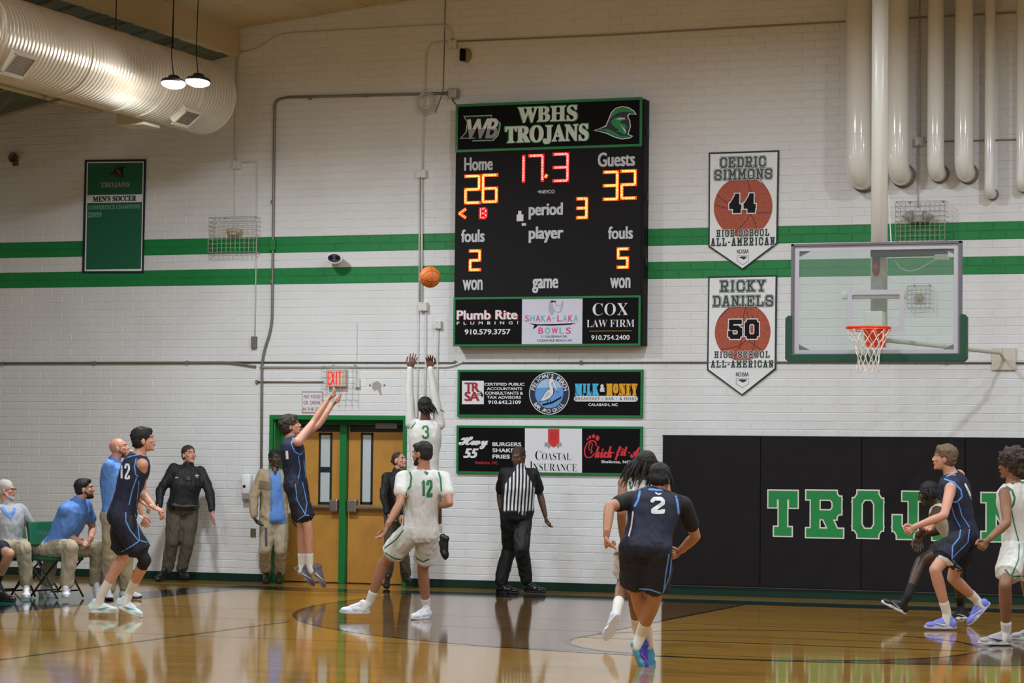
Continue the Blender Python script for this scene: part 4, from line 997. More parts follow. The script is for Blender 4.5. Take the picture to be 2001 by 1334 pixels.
# ---- wire cages
WIRE = mat('cage_wire', (178, 172, 160), .4, metal=.4)
def cage(bx, d, nx, nz, label, parts, wr=.0035, bulge=True):
    x0, z0, x1, z1 = rect(*bx, -d)
    t = thing('wire_cage', ((x0+x1)/2, -d/2, z0), label, 'wire cage')
    mb = MB()
    for k in range(nx+1):
        x = x0+(x1-x0)*k/nx; mb.tube([(x, -.003, z1), (x, -d, z1-.01), (x, -d, z0+.01), (x, -.003, z0)], wr, 4, caps=False)
    for k in range(nz+1):
        z = z0+(z1-z0)*k/nz; mb.tube([(x0, -.003, z), (x0, -d, z), (x1, -d, z), (x1, -.003, z)], wr, 4, caps=False)
    mb.build('wire_grid', WIRE, t)
    for sx in (.22, .9): MB().sphere((x0+(x1-x0)*sx, -.012, z1+.012), .012, 8).build('screw', GALV, t)
    return x0, z0, x1, z1
def caged_lamp(bx, d, lab_c, lab_l, cx, cy):
    cage(bx, d, 10, 8, lab_c, None)
    c = at(cx, cy, -d*.5); t = thing('emergency_lamp', c, lab_l, 'lamp')
    MB().lathe([(.03, -.035), (.075, -.01), (.10, .035), (.09, .05), (.04, .055)], 20, Matrix.Translation(c) @ Matrix.Diagonal((1.15, .7, 1, 1))).build('reflector', mat('lamp_tan', (190, 180, 158), .4), t, smooth=True)
    MB().rbox(c.x-.03, c.y-.05, c.z-.02, c.x+.035, c.y-.03, c.z+.035, .008).build('bulb_face', WHITE, t)
    MB().rbox(c.x-.03, c.y+.02, c.z-.03, c.x+.03, -.001, c.z+.03, .008).build('bracket', MATS['lamp_tan'], t)
caged_lamp((407, 424, 495, 492), .22, 'large wire cage around the lamp on the left stripe', 'tan emergency lamp inside the left wire cage', 457, 455)
cage((1750, 393, 1846, 470), .22, 10, 8, 'large wire cage above the backboard', None)
c = at(1794, 424, -.12); t = thing('emergency_lamp', c, 'twin-headed grey emergency lamp inside the right wire cage', 'lamp')
for s_ in (-1, 1): MB().lathe([(.03, -.05), (.06, 0), (.075, .05), (.07, .055)], 16, Matrix.Translation((c.x+s_*.10, c.y, c.z)) @ Matrix.Rotation(s_*.5, 4, 'Y')).build('reflector', mat('lamp_grey', (168, 166, 164), .4), t, smooth=True)
MB().rbox(c.x-.12, c.y, c.z-.06, c.x+.12, -.001, c.z+.03, .012).build('battery_case', MATS['lamp_grey'], t)
cage((1773, 558, 1817, 601), .14, 5, 5, 'small square wire cage seen through the backboard', None)
c = at(1795, 581, -.07); t = thing('alarm_bell', (c.x, -.05, c.z), 'small tan alarm bell inside the square cage', 'alarm')
MB().sphere((c.x, -.04, c.z), .055, 14, (1, .7, .8)).build('dome', mat('bell_tan', (168, 148, 116), .4), t, smooth=True); MB().rbox(c.x-.07, -.02, c.z-.07, c.x+.07, 0, c.z+.07, .005).build('back_plate', BOXP, t)
# exit sign and its cage
x0, z0, x1, z1 = rect(637, 722, 674, 755, -.10)
t = thing('exit_sign', ((x0+x1)/2, -.05, z0), 'beige box sign with glowing red EXIT letters over the door', 'exit sign')
MB().rbox(x0, -.09, z0, x1, -.002, z1, .006).build('box', mat('exit_beige', (206, 196, 178), .5), t)
ex = rect(640, 725, 669, 752, -.092)
MB().box(ex[0], -.0925, ex[1], ex[2], -.088, ex[3]).build('face', mat('exit_face', (222, 206, 190), .5, emit=(255, 150, 140), es=.03), t)
mb = MB(); 
ew = (ex[2]-ex[0]-.012)/4
for k, ch in enumerate('EXIT'):
    a_ = ex[0]+.008+k*ew; b_ = a_+ew*(.76 if ch != 'I' else .76); zl, zh = ex[1]+.012, ex[3]-.012; t_ = .019
    L_ = {'E': [[(a_, zl), (a_, zh)], [(a_, zh), (b_, zh)], [(a_, (zl+zh)/2), (b_-.008, (zl+zh)/2)], [(a_, zl), (b_, zl)]], 'X': [[(a_, zl), (b_, zh)], [(a_, zh), (b_, zl)]], 'I': [[((a_+b_)/2, zl), ((a_+b_)/2, zh)]], 'T': [[(a_, zh), (b_, zh)], [((a_+b_)/2, zl), ((a_+b_)/2, zh)]]}[ch]
    for j_, l_ in enumerate(L_):
        for q_ in stroke(l_, t_): mb.add([V((x_, -.094-.0001*j_, z_)) for x_, z_ in q_], [(0, 1, 2, 3)])
mb.build('exit_lettering', mat('exit_red', (150, 10, 16), .5, emit=(255, 30, 44), es=1.0), t)
cage((628, 715, 690, 782), .16, 5, 6, 'wire cage around the glowing exit sign', None, .0022)
# notice
x0, z0, x1, z1 = rect(590, 765, 631, 807, -.006)
t = thing('notice_sign', ((x0+x1)/2, -.003, z0), 'small white rounded notice with red lettering above the door frame', 'sign')
MB().rbox(x0, -.005, z0, x1, -.001, z1, .012).build('plate', mat('notice_rim', (150, 60, 70), .5), t)
poly(t, 'white_face', [(591, 766.5), (630, 766.5), (630, 805.5), (591, 805.5)], PRINTW, -.0055)
DR = mat('notice_red', (140, 60, 68), .5)
for s_, b_ in (('NO  FOOD', (594, 771, 626, 778)), ('OR  DRINK', (593, 783, 627, 790)), ('IN THE GYM', (592, 796, 629, 803))): printed(t, 'notice_lettering', s_, b_, -.006, DR, .01)
# patched scar on the wall with two bolts
t = thing('wall_patch', at(737, 757, -.01), 'torn plaster patch with two bolts right of the exit sign', 'wall patch')
poly(t, 'torn_paint', [(728, 748), (737, 744), (745, 750), (744, 762), (747, 772), (742, 770), (738, 760), (732, 764), (727, 758)], mat('torn_grey', (168, 160, 156), .8), -.002)
for a, b in ((723, 752), (751, 752)): c = at(a, b, -.006); MB().sphere(c, .012, 8).build('bolt', GALV, t)
# sanitizer dispenser
c = at(482, 947, -.06); t = thing('soap_dispenser', (c.x, -.05, c.z-.1), 'white wall dispenser beside the man in the khaki jacket', 'dispenser')
MB().rbox(c.x-.065, -.11, c.z-.13, c.x+.07, -.001, c.z+.14, .03).build('body_shell', WHITE, t, smooth=True)
MB().rbox(c.x-.05, -.10, c.z-.19, c.x+.05, -.02, c.z-.12, .015).build('nozzle', mat('dispenser_grey', (150, 148, 150), .4), t)
MB().lathe([(.022, 0), (.02, .004)], 16, Matrix.Translation((c.x-.01, -.112, c.z-.02)) @ Matrix.Rotation(radians(90), 4, 'X')).build('badge', PNAVY, t)

# ---- duct
AX, AZ = -14.56, 6.028; DR_ = .4508
DUCT = mat('duct_metal', (218, 210, 196), .34, metal=.25, spec=.6, noise=.1, nscale=2)
t = thing('air_duct', (AX, -10, AZ-DR_), 'big round spiral air duct under the roof', 'duct')
prof = []; y = -1.7
ys = []
mb = MB(); n = 48; rings = []
yy = -1.70
while yy > -22:
    fl_ = abs(((yy+1.7) % 1.22)-1.21) < .02
    rings += [(yy, DR_), (yy-.045, DR_), (yy-.052, DR_+.006), (yy-.060, DR_+.006), (yy-.067, DR_)]
    yy -= .075
vs = []; fs = []
for (y_, r_) in rings:
    for k in range(n): vs.append(V((AX+r_*cos(2*pi*k/n), y_, AZ+r_*sin(2*pi*k/n))))
for i in range(len(rings)-1):
    for k in range(n): fs.append((i*n+k, i*n+(k+1) % n, (i+1)*n+(k+1) % n, (i+1)*n+k))
fs.append(tuple(range(n)))
mb.add(vs, fs); o = mb.build('spiral_shell', DUCT, t, smooth=True)
for y_ in (-1.72, -2.55, -3.42, -3.95, -5.2, -7.0, -9.0): MB().tube([(AX, y_-.018, AZ), (AX, y_+.018, AZ)], DR_+.012, 48).build('flange', DUCT, t, smooth=False)
def vent(pxx, pyy, w_, h_, lab=None):
    phi = radians(35); 
    for _ in range(6):
        q_ = atx(pxx, pyy, AX+(DR_+.05)*cos(phi)); s_ = (AZ-q_.z)/(DR_+.05); phi = math.asin(max(-.95, min(.95, s_)))
    M = Matrix.Translation((AX, q_.y, AZ)) @ Matrix.Rotation(phi, 4, 'Y')
    bx = MB(); bx.rbox(DR_-.1, -w_/2, -h_/2, DR_+.06, w_/2, h_/2, .004, M); v = bx.build('vent_box', DUCT, t)
    g_ = MB()
    f2 = border  # frame with slats
    fr_ = MB().rbox(DR_+.06, -w_/2-.02, -h_/2-.02, DR_+.075, w_/2+.02, -h_/2+.02, .003, M).rbox(DR_+.06, -w_/2-.02, h_/2-.02, DR_+.075, w_/2+.02, h_/2+.02, .003, M).rbox(DR_+.06, -w_/2-.02, -h_/2, DR_+.075, -w_/2+.02, h_/2, .003, M).rbox(DR_+.06, w_/2-.02, -h_/2, DR_+.075, w_/2+.02, h_/2, .003, M)
    fr_.build('vent_frame', DUCT, v)
    for k in range(9):
        z_ = -h_/2+.02+(h_-.04)*(k+.5)/9
        MB().box(DR_+.058, -w_/2+.02, z_-.003, DR_+.068, w_/2-.02, z_+.009, M).build('slat', mat('grille_grey', (120, 112, 96), .5), v)
vent(36, 126, .42, .26); vent(365, 229, .38, .24)
c = at(294, 244, -2.9)
MB().rbox(AX-.42, -3.1, c.z-.02, AX-.05, -2.7, AZ-DR_*.75, .01).build('lower_vent', mat('vent_panel', (196, 188, 172), .5), t)
# hangers
for y_ in (-2.6, -4.0, -6.0, -8.2): MB().tube([(AX+.05, y_, AZ+DR_), (AX+.05, y_, roof(AX)-.0)], .008, 6).build('hanger', DARK, t)
# ---- high-bay lamps
def bay(x, y, z, r, label, tilt=0):
    t = thing('high_bay_lamp', (x, y, z), label, 'lamp', 'high-bay lamps under the roof')
    M_ = Matrix.Translation((x, y, z)) @ Matrix.Rotation(tilt, 4, 'X')
    MB().lathe([(r, -.02), (r, .0), (r*.9, .02), (r*.45, .035), (r*.42, .07), (.02, .075)], 28, M_).build('housing', DARK, t, smooth=True)
    MB().lathe([(r*.25, -.066), (r*.6, -.055), (r*.86, -.036), (r*.93, -.02)], 28, M_).build('lens', LAMPE, t)
    zt_ = roof(x)
    MB().tube([(x, y, z+.07), (x-.03, y, z+.3), (x, y, zt_-.02)], .006, 6).build('cord', BLACK, t)
l0 = V(LAMPS[0])
bay(l0.x-.15, l0.y, l0.z, .145, 'left one of the two bright round lamps beside the duct', radians(-9)); bay(l0.x+.15, l0.y+.02, l0.z+.01, .145, 'right one of the two bright round lamps beside the duct', radians(-9))
# ================================================================== PEOPLE
def cam_pt(px_, py_, s): return CAM + ray(px_, py_)*s
def solve_bone(par, px_, py_, L, sgn):
    """point on the pixel's ray at distance L from par; sgn +1 = the farther one"""
    d = ray(px_, py_); w = CAM-par; A = d.dot(d); B = 2*d.dot(w); C = w.dot(w)-L*L; D = B*B-4*A*C
    if D <= 0: return CAM+d*(-B/(2*A))
    return CAM+d*((-B+sgn*sqrt(D))/(2*A))
def frame(u, f):
    """orthonormal (left, front, up) with up along u"""
    u = u.normalized(); f = (f-u*f.dot(u)).normalized(); return u.cross(f), f, u
class Blob:
    def __init__(s): s.mb = MB()
    def cone(s, a, b, ra, rb, n=12, flat=1., fl=None):
        a, b = V(a), V(b); t = (b-a); L = t.length
        if L < 1e-5: return s.ball(a, max(ra, rb))
        t /= L; ref = fl if fl is not None else (V((0, 0, 1)) if abs(t.z) < .9 else V((1, 0, 0)))
        u = (ref-t*ref.dot(t)).normalized(); w = t.cross(u)
        rings = []
        for k in (2, 1): q = pi/2*k/3; rings.append((a-t*ra*sin(q), ra*cos(q)))
        rings += [(a, ra), ((a+b)/2, (ra+rb)/2), (b, rb)]
        for k in (1, 2): q = pi/2*k/3; rings.append((b+t*rb*sin(q), rb*cos(q)))
        vs = [a-t*ra]; 
        for c, r in rings:
            for k in range(n): vs.append(c+(u*cos(2*pi*k/n)*flat+w*sin(2*pi*k/n))*r)
        vs.append(b+t*rb); fs = []
        for k in range(n): fs.append((0, 1+(k+1) % n, 1+k))
        for i in range(len(rings)-1):
            for k in range(n): fs.append((1+i*n+k, 1+i*n+(k+1) % n, 1+(i+1)*n+(k+1) % n, 1+(i+1)*n+k))
        e = len(vs)-1; o = 1+(len(rings)-1)*n
        for k in range(n): fs.append((e, o+k, o+(k+1) % n))
        s.mb.add(vs, fs); return s
    def ball(s, c, r, F=None, rr=None):
        """ellipsoid: rr = radii along frame F = (left, front, up)"""
        if F is None: s.mb.sphere(c, r, 12); return s
        M = Matrix((F[0], F[1], F[2])).transposed().to_4x4() @ Matrix.Diagonal((rr[0], rr[1], rr[2], 1))
        s.mb.sphere(c, 1, 14, (1, 1, 1), M); return s
    def loft(s, st, n=20, p=2.3):
        """stations (centre, rx, ry, left, front); superellipse sections"""
        vs = []; fs = []
        for c, rx, ry, l, f in st:
            for k in range(n):
                a = 2*pi*k/n; ca, sa = cos(a), sin(a)
                x = abs(ca)**(2/p)*(1 if ca > 0 else -1); y = abs(sa)**(2/p)*(1 if sa > 0 else -1)
                vs.append(c+l*rx*x+f*ry*y)
        m = len(st)
        for i in range(m-1):
            for k in range(n): fs.append((i*n+k, i*n+(k+1) % n, (i+1)*n+(k+1) % n, (i+1)*n+k))
        fs.append(tuple(range(n))[::-1]); fs.append(tuple((m-1)*n+k for k in range(n)))
        s.mb.add(vs, fs); return s
    def mesh(s, vox, sm=3, fac=.5):
        me = bpy.data.meshes.new('tmp'); me.from_pydata([tuple(v) for v in s.mb.v], [], s.mb.f)
        bm = bmesh.new(); bm.from_mesh(me); bmesh.ops.recalc_face_normals(bm, faces=bm.faces); bm.to_mesh(me); bm.free()
        o = bpy.data.objects.new('tmp', me); COL.objects.link(o)
        r = o.modifiers.new('r', 'REMESH'); r.mode = 'VOXEL'; r.voxel_size = vox; r.adaptivity = 0
        if sm: k = o.modifiers.new('s', 'SMOOTH'); k.iterations = sm; k.factor = fac
        dg = bpy.context.evaluated_depsgraph_get(); dg.update()
        out = bpy.data.meshes.new_from_object(o.evaluated_get(dg))
        bpy.data.objects.remove(o); bpy.data.meshes.remove(me)
        return out
def wrinkle(me, amp, sc, F=None, st=(1, 1, .45)):
    if not amp: return
    import numpy as np
    me.update(); co = [v.co.copy() for v in me.vertices]; nn = [v.normal.copy() for v in me.vertices]
    for i, (c, n) in enumerate(zip(co, nn)):
        q = V((c.x*st[0], c.y*st[1], c.z*st[2]))*sc
        me.vertices[i].co = c+n*(mnoise.noise(q)*amp+(abs(mnoise.noise(q*1.7+V((3, 7, 1))))-.25)*amp*1.1+mnoise.noise(q*3.1)*amp*.25)
def put(name, me, m, parent, label=None, smooth=True):
    me.name = name; me.materials.clear()
    for x in (m if isinstance(m, list) else [m]): me.materials.append(x)
    if smooth: me.polygons.foreach_set('use_smooth', [True]*len(me.polygons))
    o = link(name, me, parent)
    if label: o['label'] = label
    return o
def joined(meshes):
    bm = bmesh.new()
    for m in meshes: bm.from_mesh(m)
    me = bpy.data.meshes.new('j'); bm.to_mesh(me); bm.free()
    for m in meshes: bpy.data.meshes.remove(m)
    return me
def bvh(o):
    pw = WORLD[o.name]; me = o.data
    return BVHTree.FromPolygons([v.co+pw for v in me.vertices], [tuple(p.vertices) for p in me.polygons])
def ribbon(parent, trees, pts, w, m, name, off=.004, seg=3.0, label=None, closed=False):
    """a thin sewn strip laid on a garment: pts are seen-from-the-camera guide points, w its width in metres"""
    P = []
    for a, b in zip(pts[:-1], pts[1:]):
        n = max(1, int(math.hypot(b[0]-a[0], b[1]-a[1])/seg))
        for k in range(n): P.append((a[0]+(b[0]-a[0])*k/n, a[1]+(b[1]-a[1])*k/n))
    P.append(pts[-1])
    vs = []; last = None; K = 3; rows = []
    for i, p in enumerate(P):
        a = P[max(i-1, 0)]; b = P[min(i+1, len(P)-1)]; dx, dy = b[0]-a[0], b[1]-a[1]; L = math.hypot(dx, dy) or 1; nx, ny = -dy/L, dx/L
        row = []
        for k in range(K):
            s_ = (k/(K-1)-.5)*w*(last or 170.)
            qx, qy = p[0]+nx*s_, p[1]+ny*s_; d = ray(qx, qy).normalized(); best = None
            for t in trees:
                h = t.ray_cast(CAM, d)
                if h[0] is not None and (best is None or h[3] < best[3]): best = h
            if best is None: row.append(None)
            else:
                row.append(best[0]-d*off); last = FPX/((best[0]-CAM).dot(CF))
        rows.append(row)
    mb = MB(); idx = {}
    for i, r in enumerate(rows):
        for k, q in enumerate(r):
            if q is not None: idx[(i, k)] = len(mb.v); mb.v.append(tuple(q))
    for i in range(len(rows)-1):
        for k in range(K-1):
            ks = [(i, k), (i, k+1), (i+1, k+1), (i+1, k)]
            if all(x in idx for x in ks):
                q = [V(mb.v[idx[x]]) for x in ks]
                if max((q[0]-q[2]).length, (q[1]-q[3]).length) < .10: mb.f.append([idx[x] for x in ks]); mb.m.append(0)
    if not mb.f: return None
    o = mb.build(name, m, parent)
    if label: o['label'] = label
    return o
def patch(parent, trees, Lp, Rp, m, name, off=.01, rows=40, cols=10, label=None):
    def samp(P, t):
        t = t*(len(P)-1); i = min(int(t), len(P)-2); u = t-i; return (P[i][0]+(P[i+1][0]-P[i][0])*u, P[i][1]+(P[i+1][1]-P[i][1])*u)
    mb = MB(); idx = {}
    for i in range(rows+1):
        a, b = samp(Lp, i/rows), samp(Rp, i/rows)
        for k in range(cols+1):
            u = k/cols; d = ray(a[0]+(b[0]-a[0])*u, a[1]+(b[1]-a[1])*u).normalized(); best = None
            for t in trees:
                h = t.ray_cast(CAM, d)
                if h[0] is not None and (best is None or h[3] < best[3]): best = h
            if best: idx[(i, k)] = len(mb.v); mb.v.append(tuple(best[0]-d*(off*min(1, 4*min(u, 1-u)+.25))))
    for i in range(rows):
        for k in range(cols):
            ks = [(i, k), (i, k+1), (i+1, k+1), (i+1, k)]
            if all(x in idx for x in ks) and (V(mb.v[idx[ks[0]]])-V(mb.v[idx[ks[2]]])).length < .09: mb.f.append([idx[x] for x in ks]); mb.m.append(0)
    if mb.f:
        o = mb.build(name, m, parent, smooth=True)
        if label: o['label'] = label
def number(parent, trees, s, box, w, m, name='jersey_number'):
    x0, y0, x1, y1 = box; n = len(s); cw = (x1-x0)/(n+.18*(n-1)); x = x0
    for i, ch in enumerate(s):
        for k, pl in enumerate(G[ch]):
            if ch in '1' and k == 1: continue
            P = [(x+cw*(.12+.76*u), y1-(y1-y0)*(.08+.84*v)) for u, v in pl]
            ribbon(parent, trees, P, w, m, name, off=.0050+.0004*(k+3*i % 5), seg=1.5)
        x += cw*1.18

SKIN = {'fair': mat('skin_fair', (206, 150, 126), .5, noise=.08, nscale=12), 'tan': mat('skin_tan', (176, 124, 98), .5, noise=.08, nscale=12), 'mid': mat('skin_brown', (140, 96, 70), .5, noise=.1, nscale=12),
        'dark': mat('skin_dark', (100, 68, 52), .45, noise=.1, nscale=12), 'deep': mat('skin_deep', (72, 49, 39), .45, noise=.1, nscale=12), 'bald': mat('skin_pink', (198, 138, 118), .45, noise=.08, nscale=12)}
EYEW = mat('eye_white', (210, 200, 190), .3); EYED = mat('eye_dark', (26, 20, 18), .3); LIP = mat('lips', (150, 92, 84), .5); LIPD = mat('lips_dark', (74, 44, 40), .5)
NAVY = mat('jersey_navy', (22, 28, 54), .75, noise=.12, nscale=60); NAVYS = mat('shorts_navy', (16, 20, 40), .75, noise=.12, nscale=60)
JW = mat('jersey_white', (214, 212, 208), .7, noise=.05, nscale=40); LBL = mat('trim_light_blue', (92, 142, 214), .6); JG = mat('trim_green', (22, 110, 66), .6)
CLB = mat('cloth_black', (20, 20, 22), .8, noise=.1, nscale=30); PBLUE = mat('polo_blue', (96, 142, 214), .8, noise=.06, nscale=30)
KHAKI = mat('khaki_cloth', (176, 162, 136), .8, noise=.08, nscale=20); JACK = mat('jacket_khaki', (168, 150, 120), .8, noise=.1, nscale=20); JACKD = mat('jacket_yoke', (128, 112, 92), .8)
UNI = mat('uniform_black', (24, 24, 28), .7, noise=.1, nscale=30); UNIP = mat('uniform_trousers', (84, 78, 68), .8, noise=.1, nscale=20); FLEECE = mat('fleece_grey', (168, 170, 174), .85, noise=.08, nscale=30)
SOCK = mat('sock_white', (226, 222, 214), .8); SHOEW = mat('shoe_white', (222, 222, 230), .5); SOLEW = mat('sole_white', (214, 214, 222), .5); SHOEK = mat('shoe_black', (24, 24, 26), .4); SOLEK = mat('sole_black', (20, 20, 22), .5)
HAIRK = mat('hair_black', (22, 19, 18), .7, noise=.3, nscale=60); HAIRB = mat('hair_brown', (58, 44, 36), .7, noise=.3, nscale=60); HAIRL = mat('hair_light_brown', (110, 88, 66), .7, noise=.3, nscale=60); HAIRG = mat('hair_grey', (190, 184, 178), .7, noise=.2, nscale=60)
BEARDM = mat('stubble', (90, 62, 52), .8)

def hand_mesh(w, tip_dir, width_dir, curl, s, thumb=1, spread=.12):
    """w wrist, tip_dir along the fingers, width_dir across the palm toward the little finger, curl 0..1"""
    d = tip_dir.normalized(); x = (width_dir-d*width_dir.dot(d)).normalized(); nrm = d.cross(x)   # palm side
    B = Blob(); B.ball(w+d*.045*s, 0, (x, d, nrm), (.040*s, .052*s, .016*s)); B.cone(w-d*.03*s, w+d*.02*s, .024*s, .024*s, flat=.75, fl=nrm)
    Ls = (.076, .084, .078, .060)
    for i in range(4):
        off = (-1.5+i)*.0195*s; base = w+d*.082*s+x*off-d*abs(i-1.3)*.004*s
        ang = (i-1.5)*spread; dd = (d*cos(ang)+x*sin(ang)).normalized(); p = base-dd*.015*s; a = 0
        for k, fr in enumerate((.45, .32, .23)):
            a += curl*(1.25 if k < 2 else .9)
            q = p+(dd*cos(a)+nrm*sin(a)*1.0)*(Ls[i]*fr*s+(.015*s if k == 0 else 0))
            B.cone(p, q, (.0095-.0008*k)*s, (.0088-.0008*k)*s, 8); p = q
    tb = w+d*.022*s-x*.026*s; t1 = tb+(d*.62-x*.62+nrm*.35*(.5+curl)).normalized()*.044*s; t2 = t1+(d*.9-x*.15*(1-curl)+nrm*(.25+curl*.7)).normalized()*.034*s
    t3 = t2+(d*.9+x*.3*curl+nrm*(.2+curl*.8)).normalized()*.024*s
    B.cone(tb, t1, .014*s, .0115*s, 8); B.cone(t1, t2, .011*s, .0100*s, 8); B.cone(t2, t3, .0098*s, .0085*s, 8)
    return B.mesh(.0042, 2, .4)

def shoe(parent, heel, toe, up, ank, upper, sole, s=1., label=None, extra=None, stripe=None, high=True):
    f = (toe-heel); L = f.length; f /= L; u = (up-f*up.dot(f)).normalized(); x = f.cross(u); hw = .050*s
    B = Blob()
    P = lambda a, b, c=0: heel+f*(a*L)+u*b+x*c
    B.ball(P(.15, .050), 0, (x, f, u), (.036*s, .045*s, .050*s)); B.ball(P(.42, .045), 0, (x, f, u), (.042*s, .30*L, .040*s)); B.ball(P(.74, .035), 0, (x, f, u), (.048*s, .24*L, .033*s))
    B.cone(P(.2, .05), P(.24, .105 if high else .08), .038*s, .036*s); B.cone(P(.3, .085), P(.62, .055), .034*s, .030*s)
    o = put('shoe', B.mesh(.007, 2), upper, parent, label)
    mb = MB(); n = 24; pts = []
    for k in range(n):
        a = 2*pi*k/n; ca, sa = cos(a), sin(a)
        wv = hw*(.78 if ca < -.2 else .66 if ca < .15 else 1.02); pts.append((.5*L+ca*L*.5, sa*wv*(abs(sa)**.1 if sa else 1)))
    vs = []
    for h_, sc in ((0, .94), (.010, 1.), (.028*s, .98)):
        for a_, b_ in pts: tl = max(0, a_/L-.82)*.10; vs.append(heel+f*(.5*L+(a_-.5*L)*sc)+x*b_*sc+u*(h_+tl*L*.6))
    fs = [tuple(range(n))[::-1], tuple(range(2*n, 3*n))]
    for i in range(2):
        for k in range(n): fs.append((i*n+k, i*n+(k+1) % n, (i+1)*n+(k+1) % n, (i+1)*n+k))
    mb.add(vs, fs); so = mb.build('sole', sole, o, smooth=False)
    if stripe:
        mb = MB()
        for sg in (-1, 1):
            w0 = x*sg*.047*s
            mb.add([P(.30, .040)+w0, P(.42, .030)+w0*1.02, P(.78, .066)+w0*.92, P(.42, .046)+w0*.98], [(0, 1, 2, 3)])
        mb.build('side_stripe', stripe, o)
    mb = MB()
    for k in range(4):
        a = .36+.07*k; mb.tube([P(a, .112-.10*(a-.24), -.020*s), P(a+.01, .118-.10*(a-.24), 0), P(a, .112-.10*(a-.24), .020*s)], .0035*s, 5)
    mb.build('laces', sole if sole is not SOLEK else mat('lace_grey', (120, 120, 122), .6), o)
    return o, min(v.co.z for v in so.data.vertices)+WORLD[so.name].z

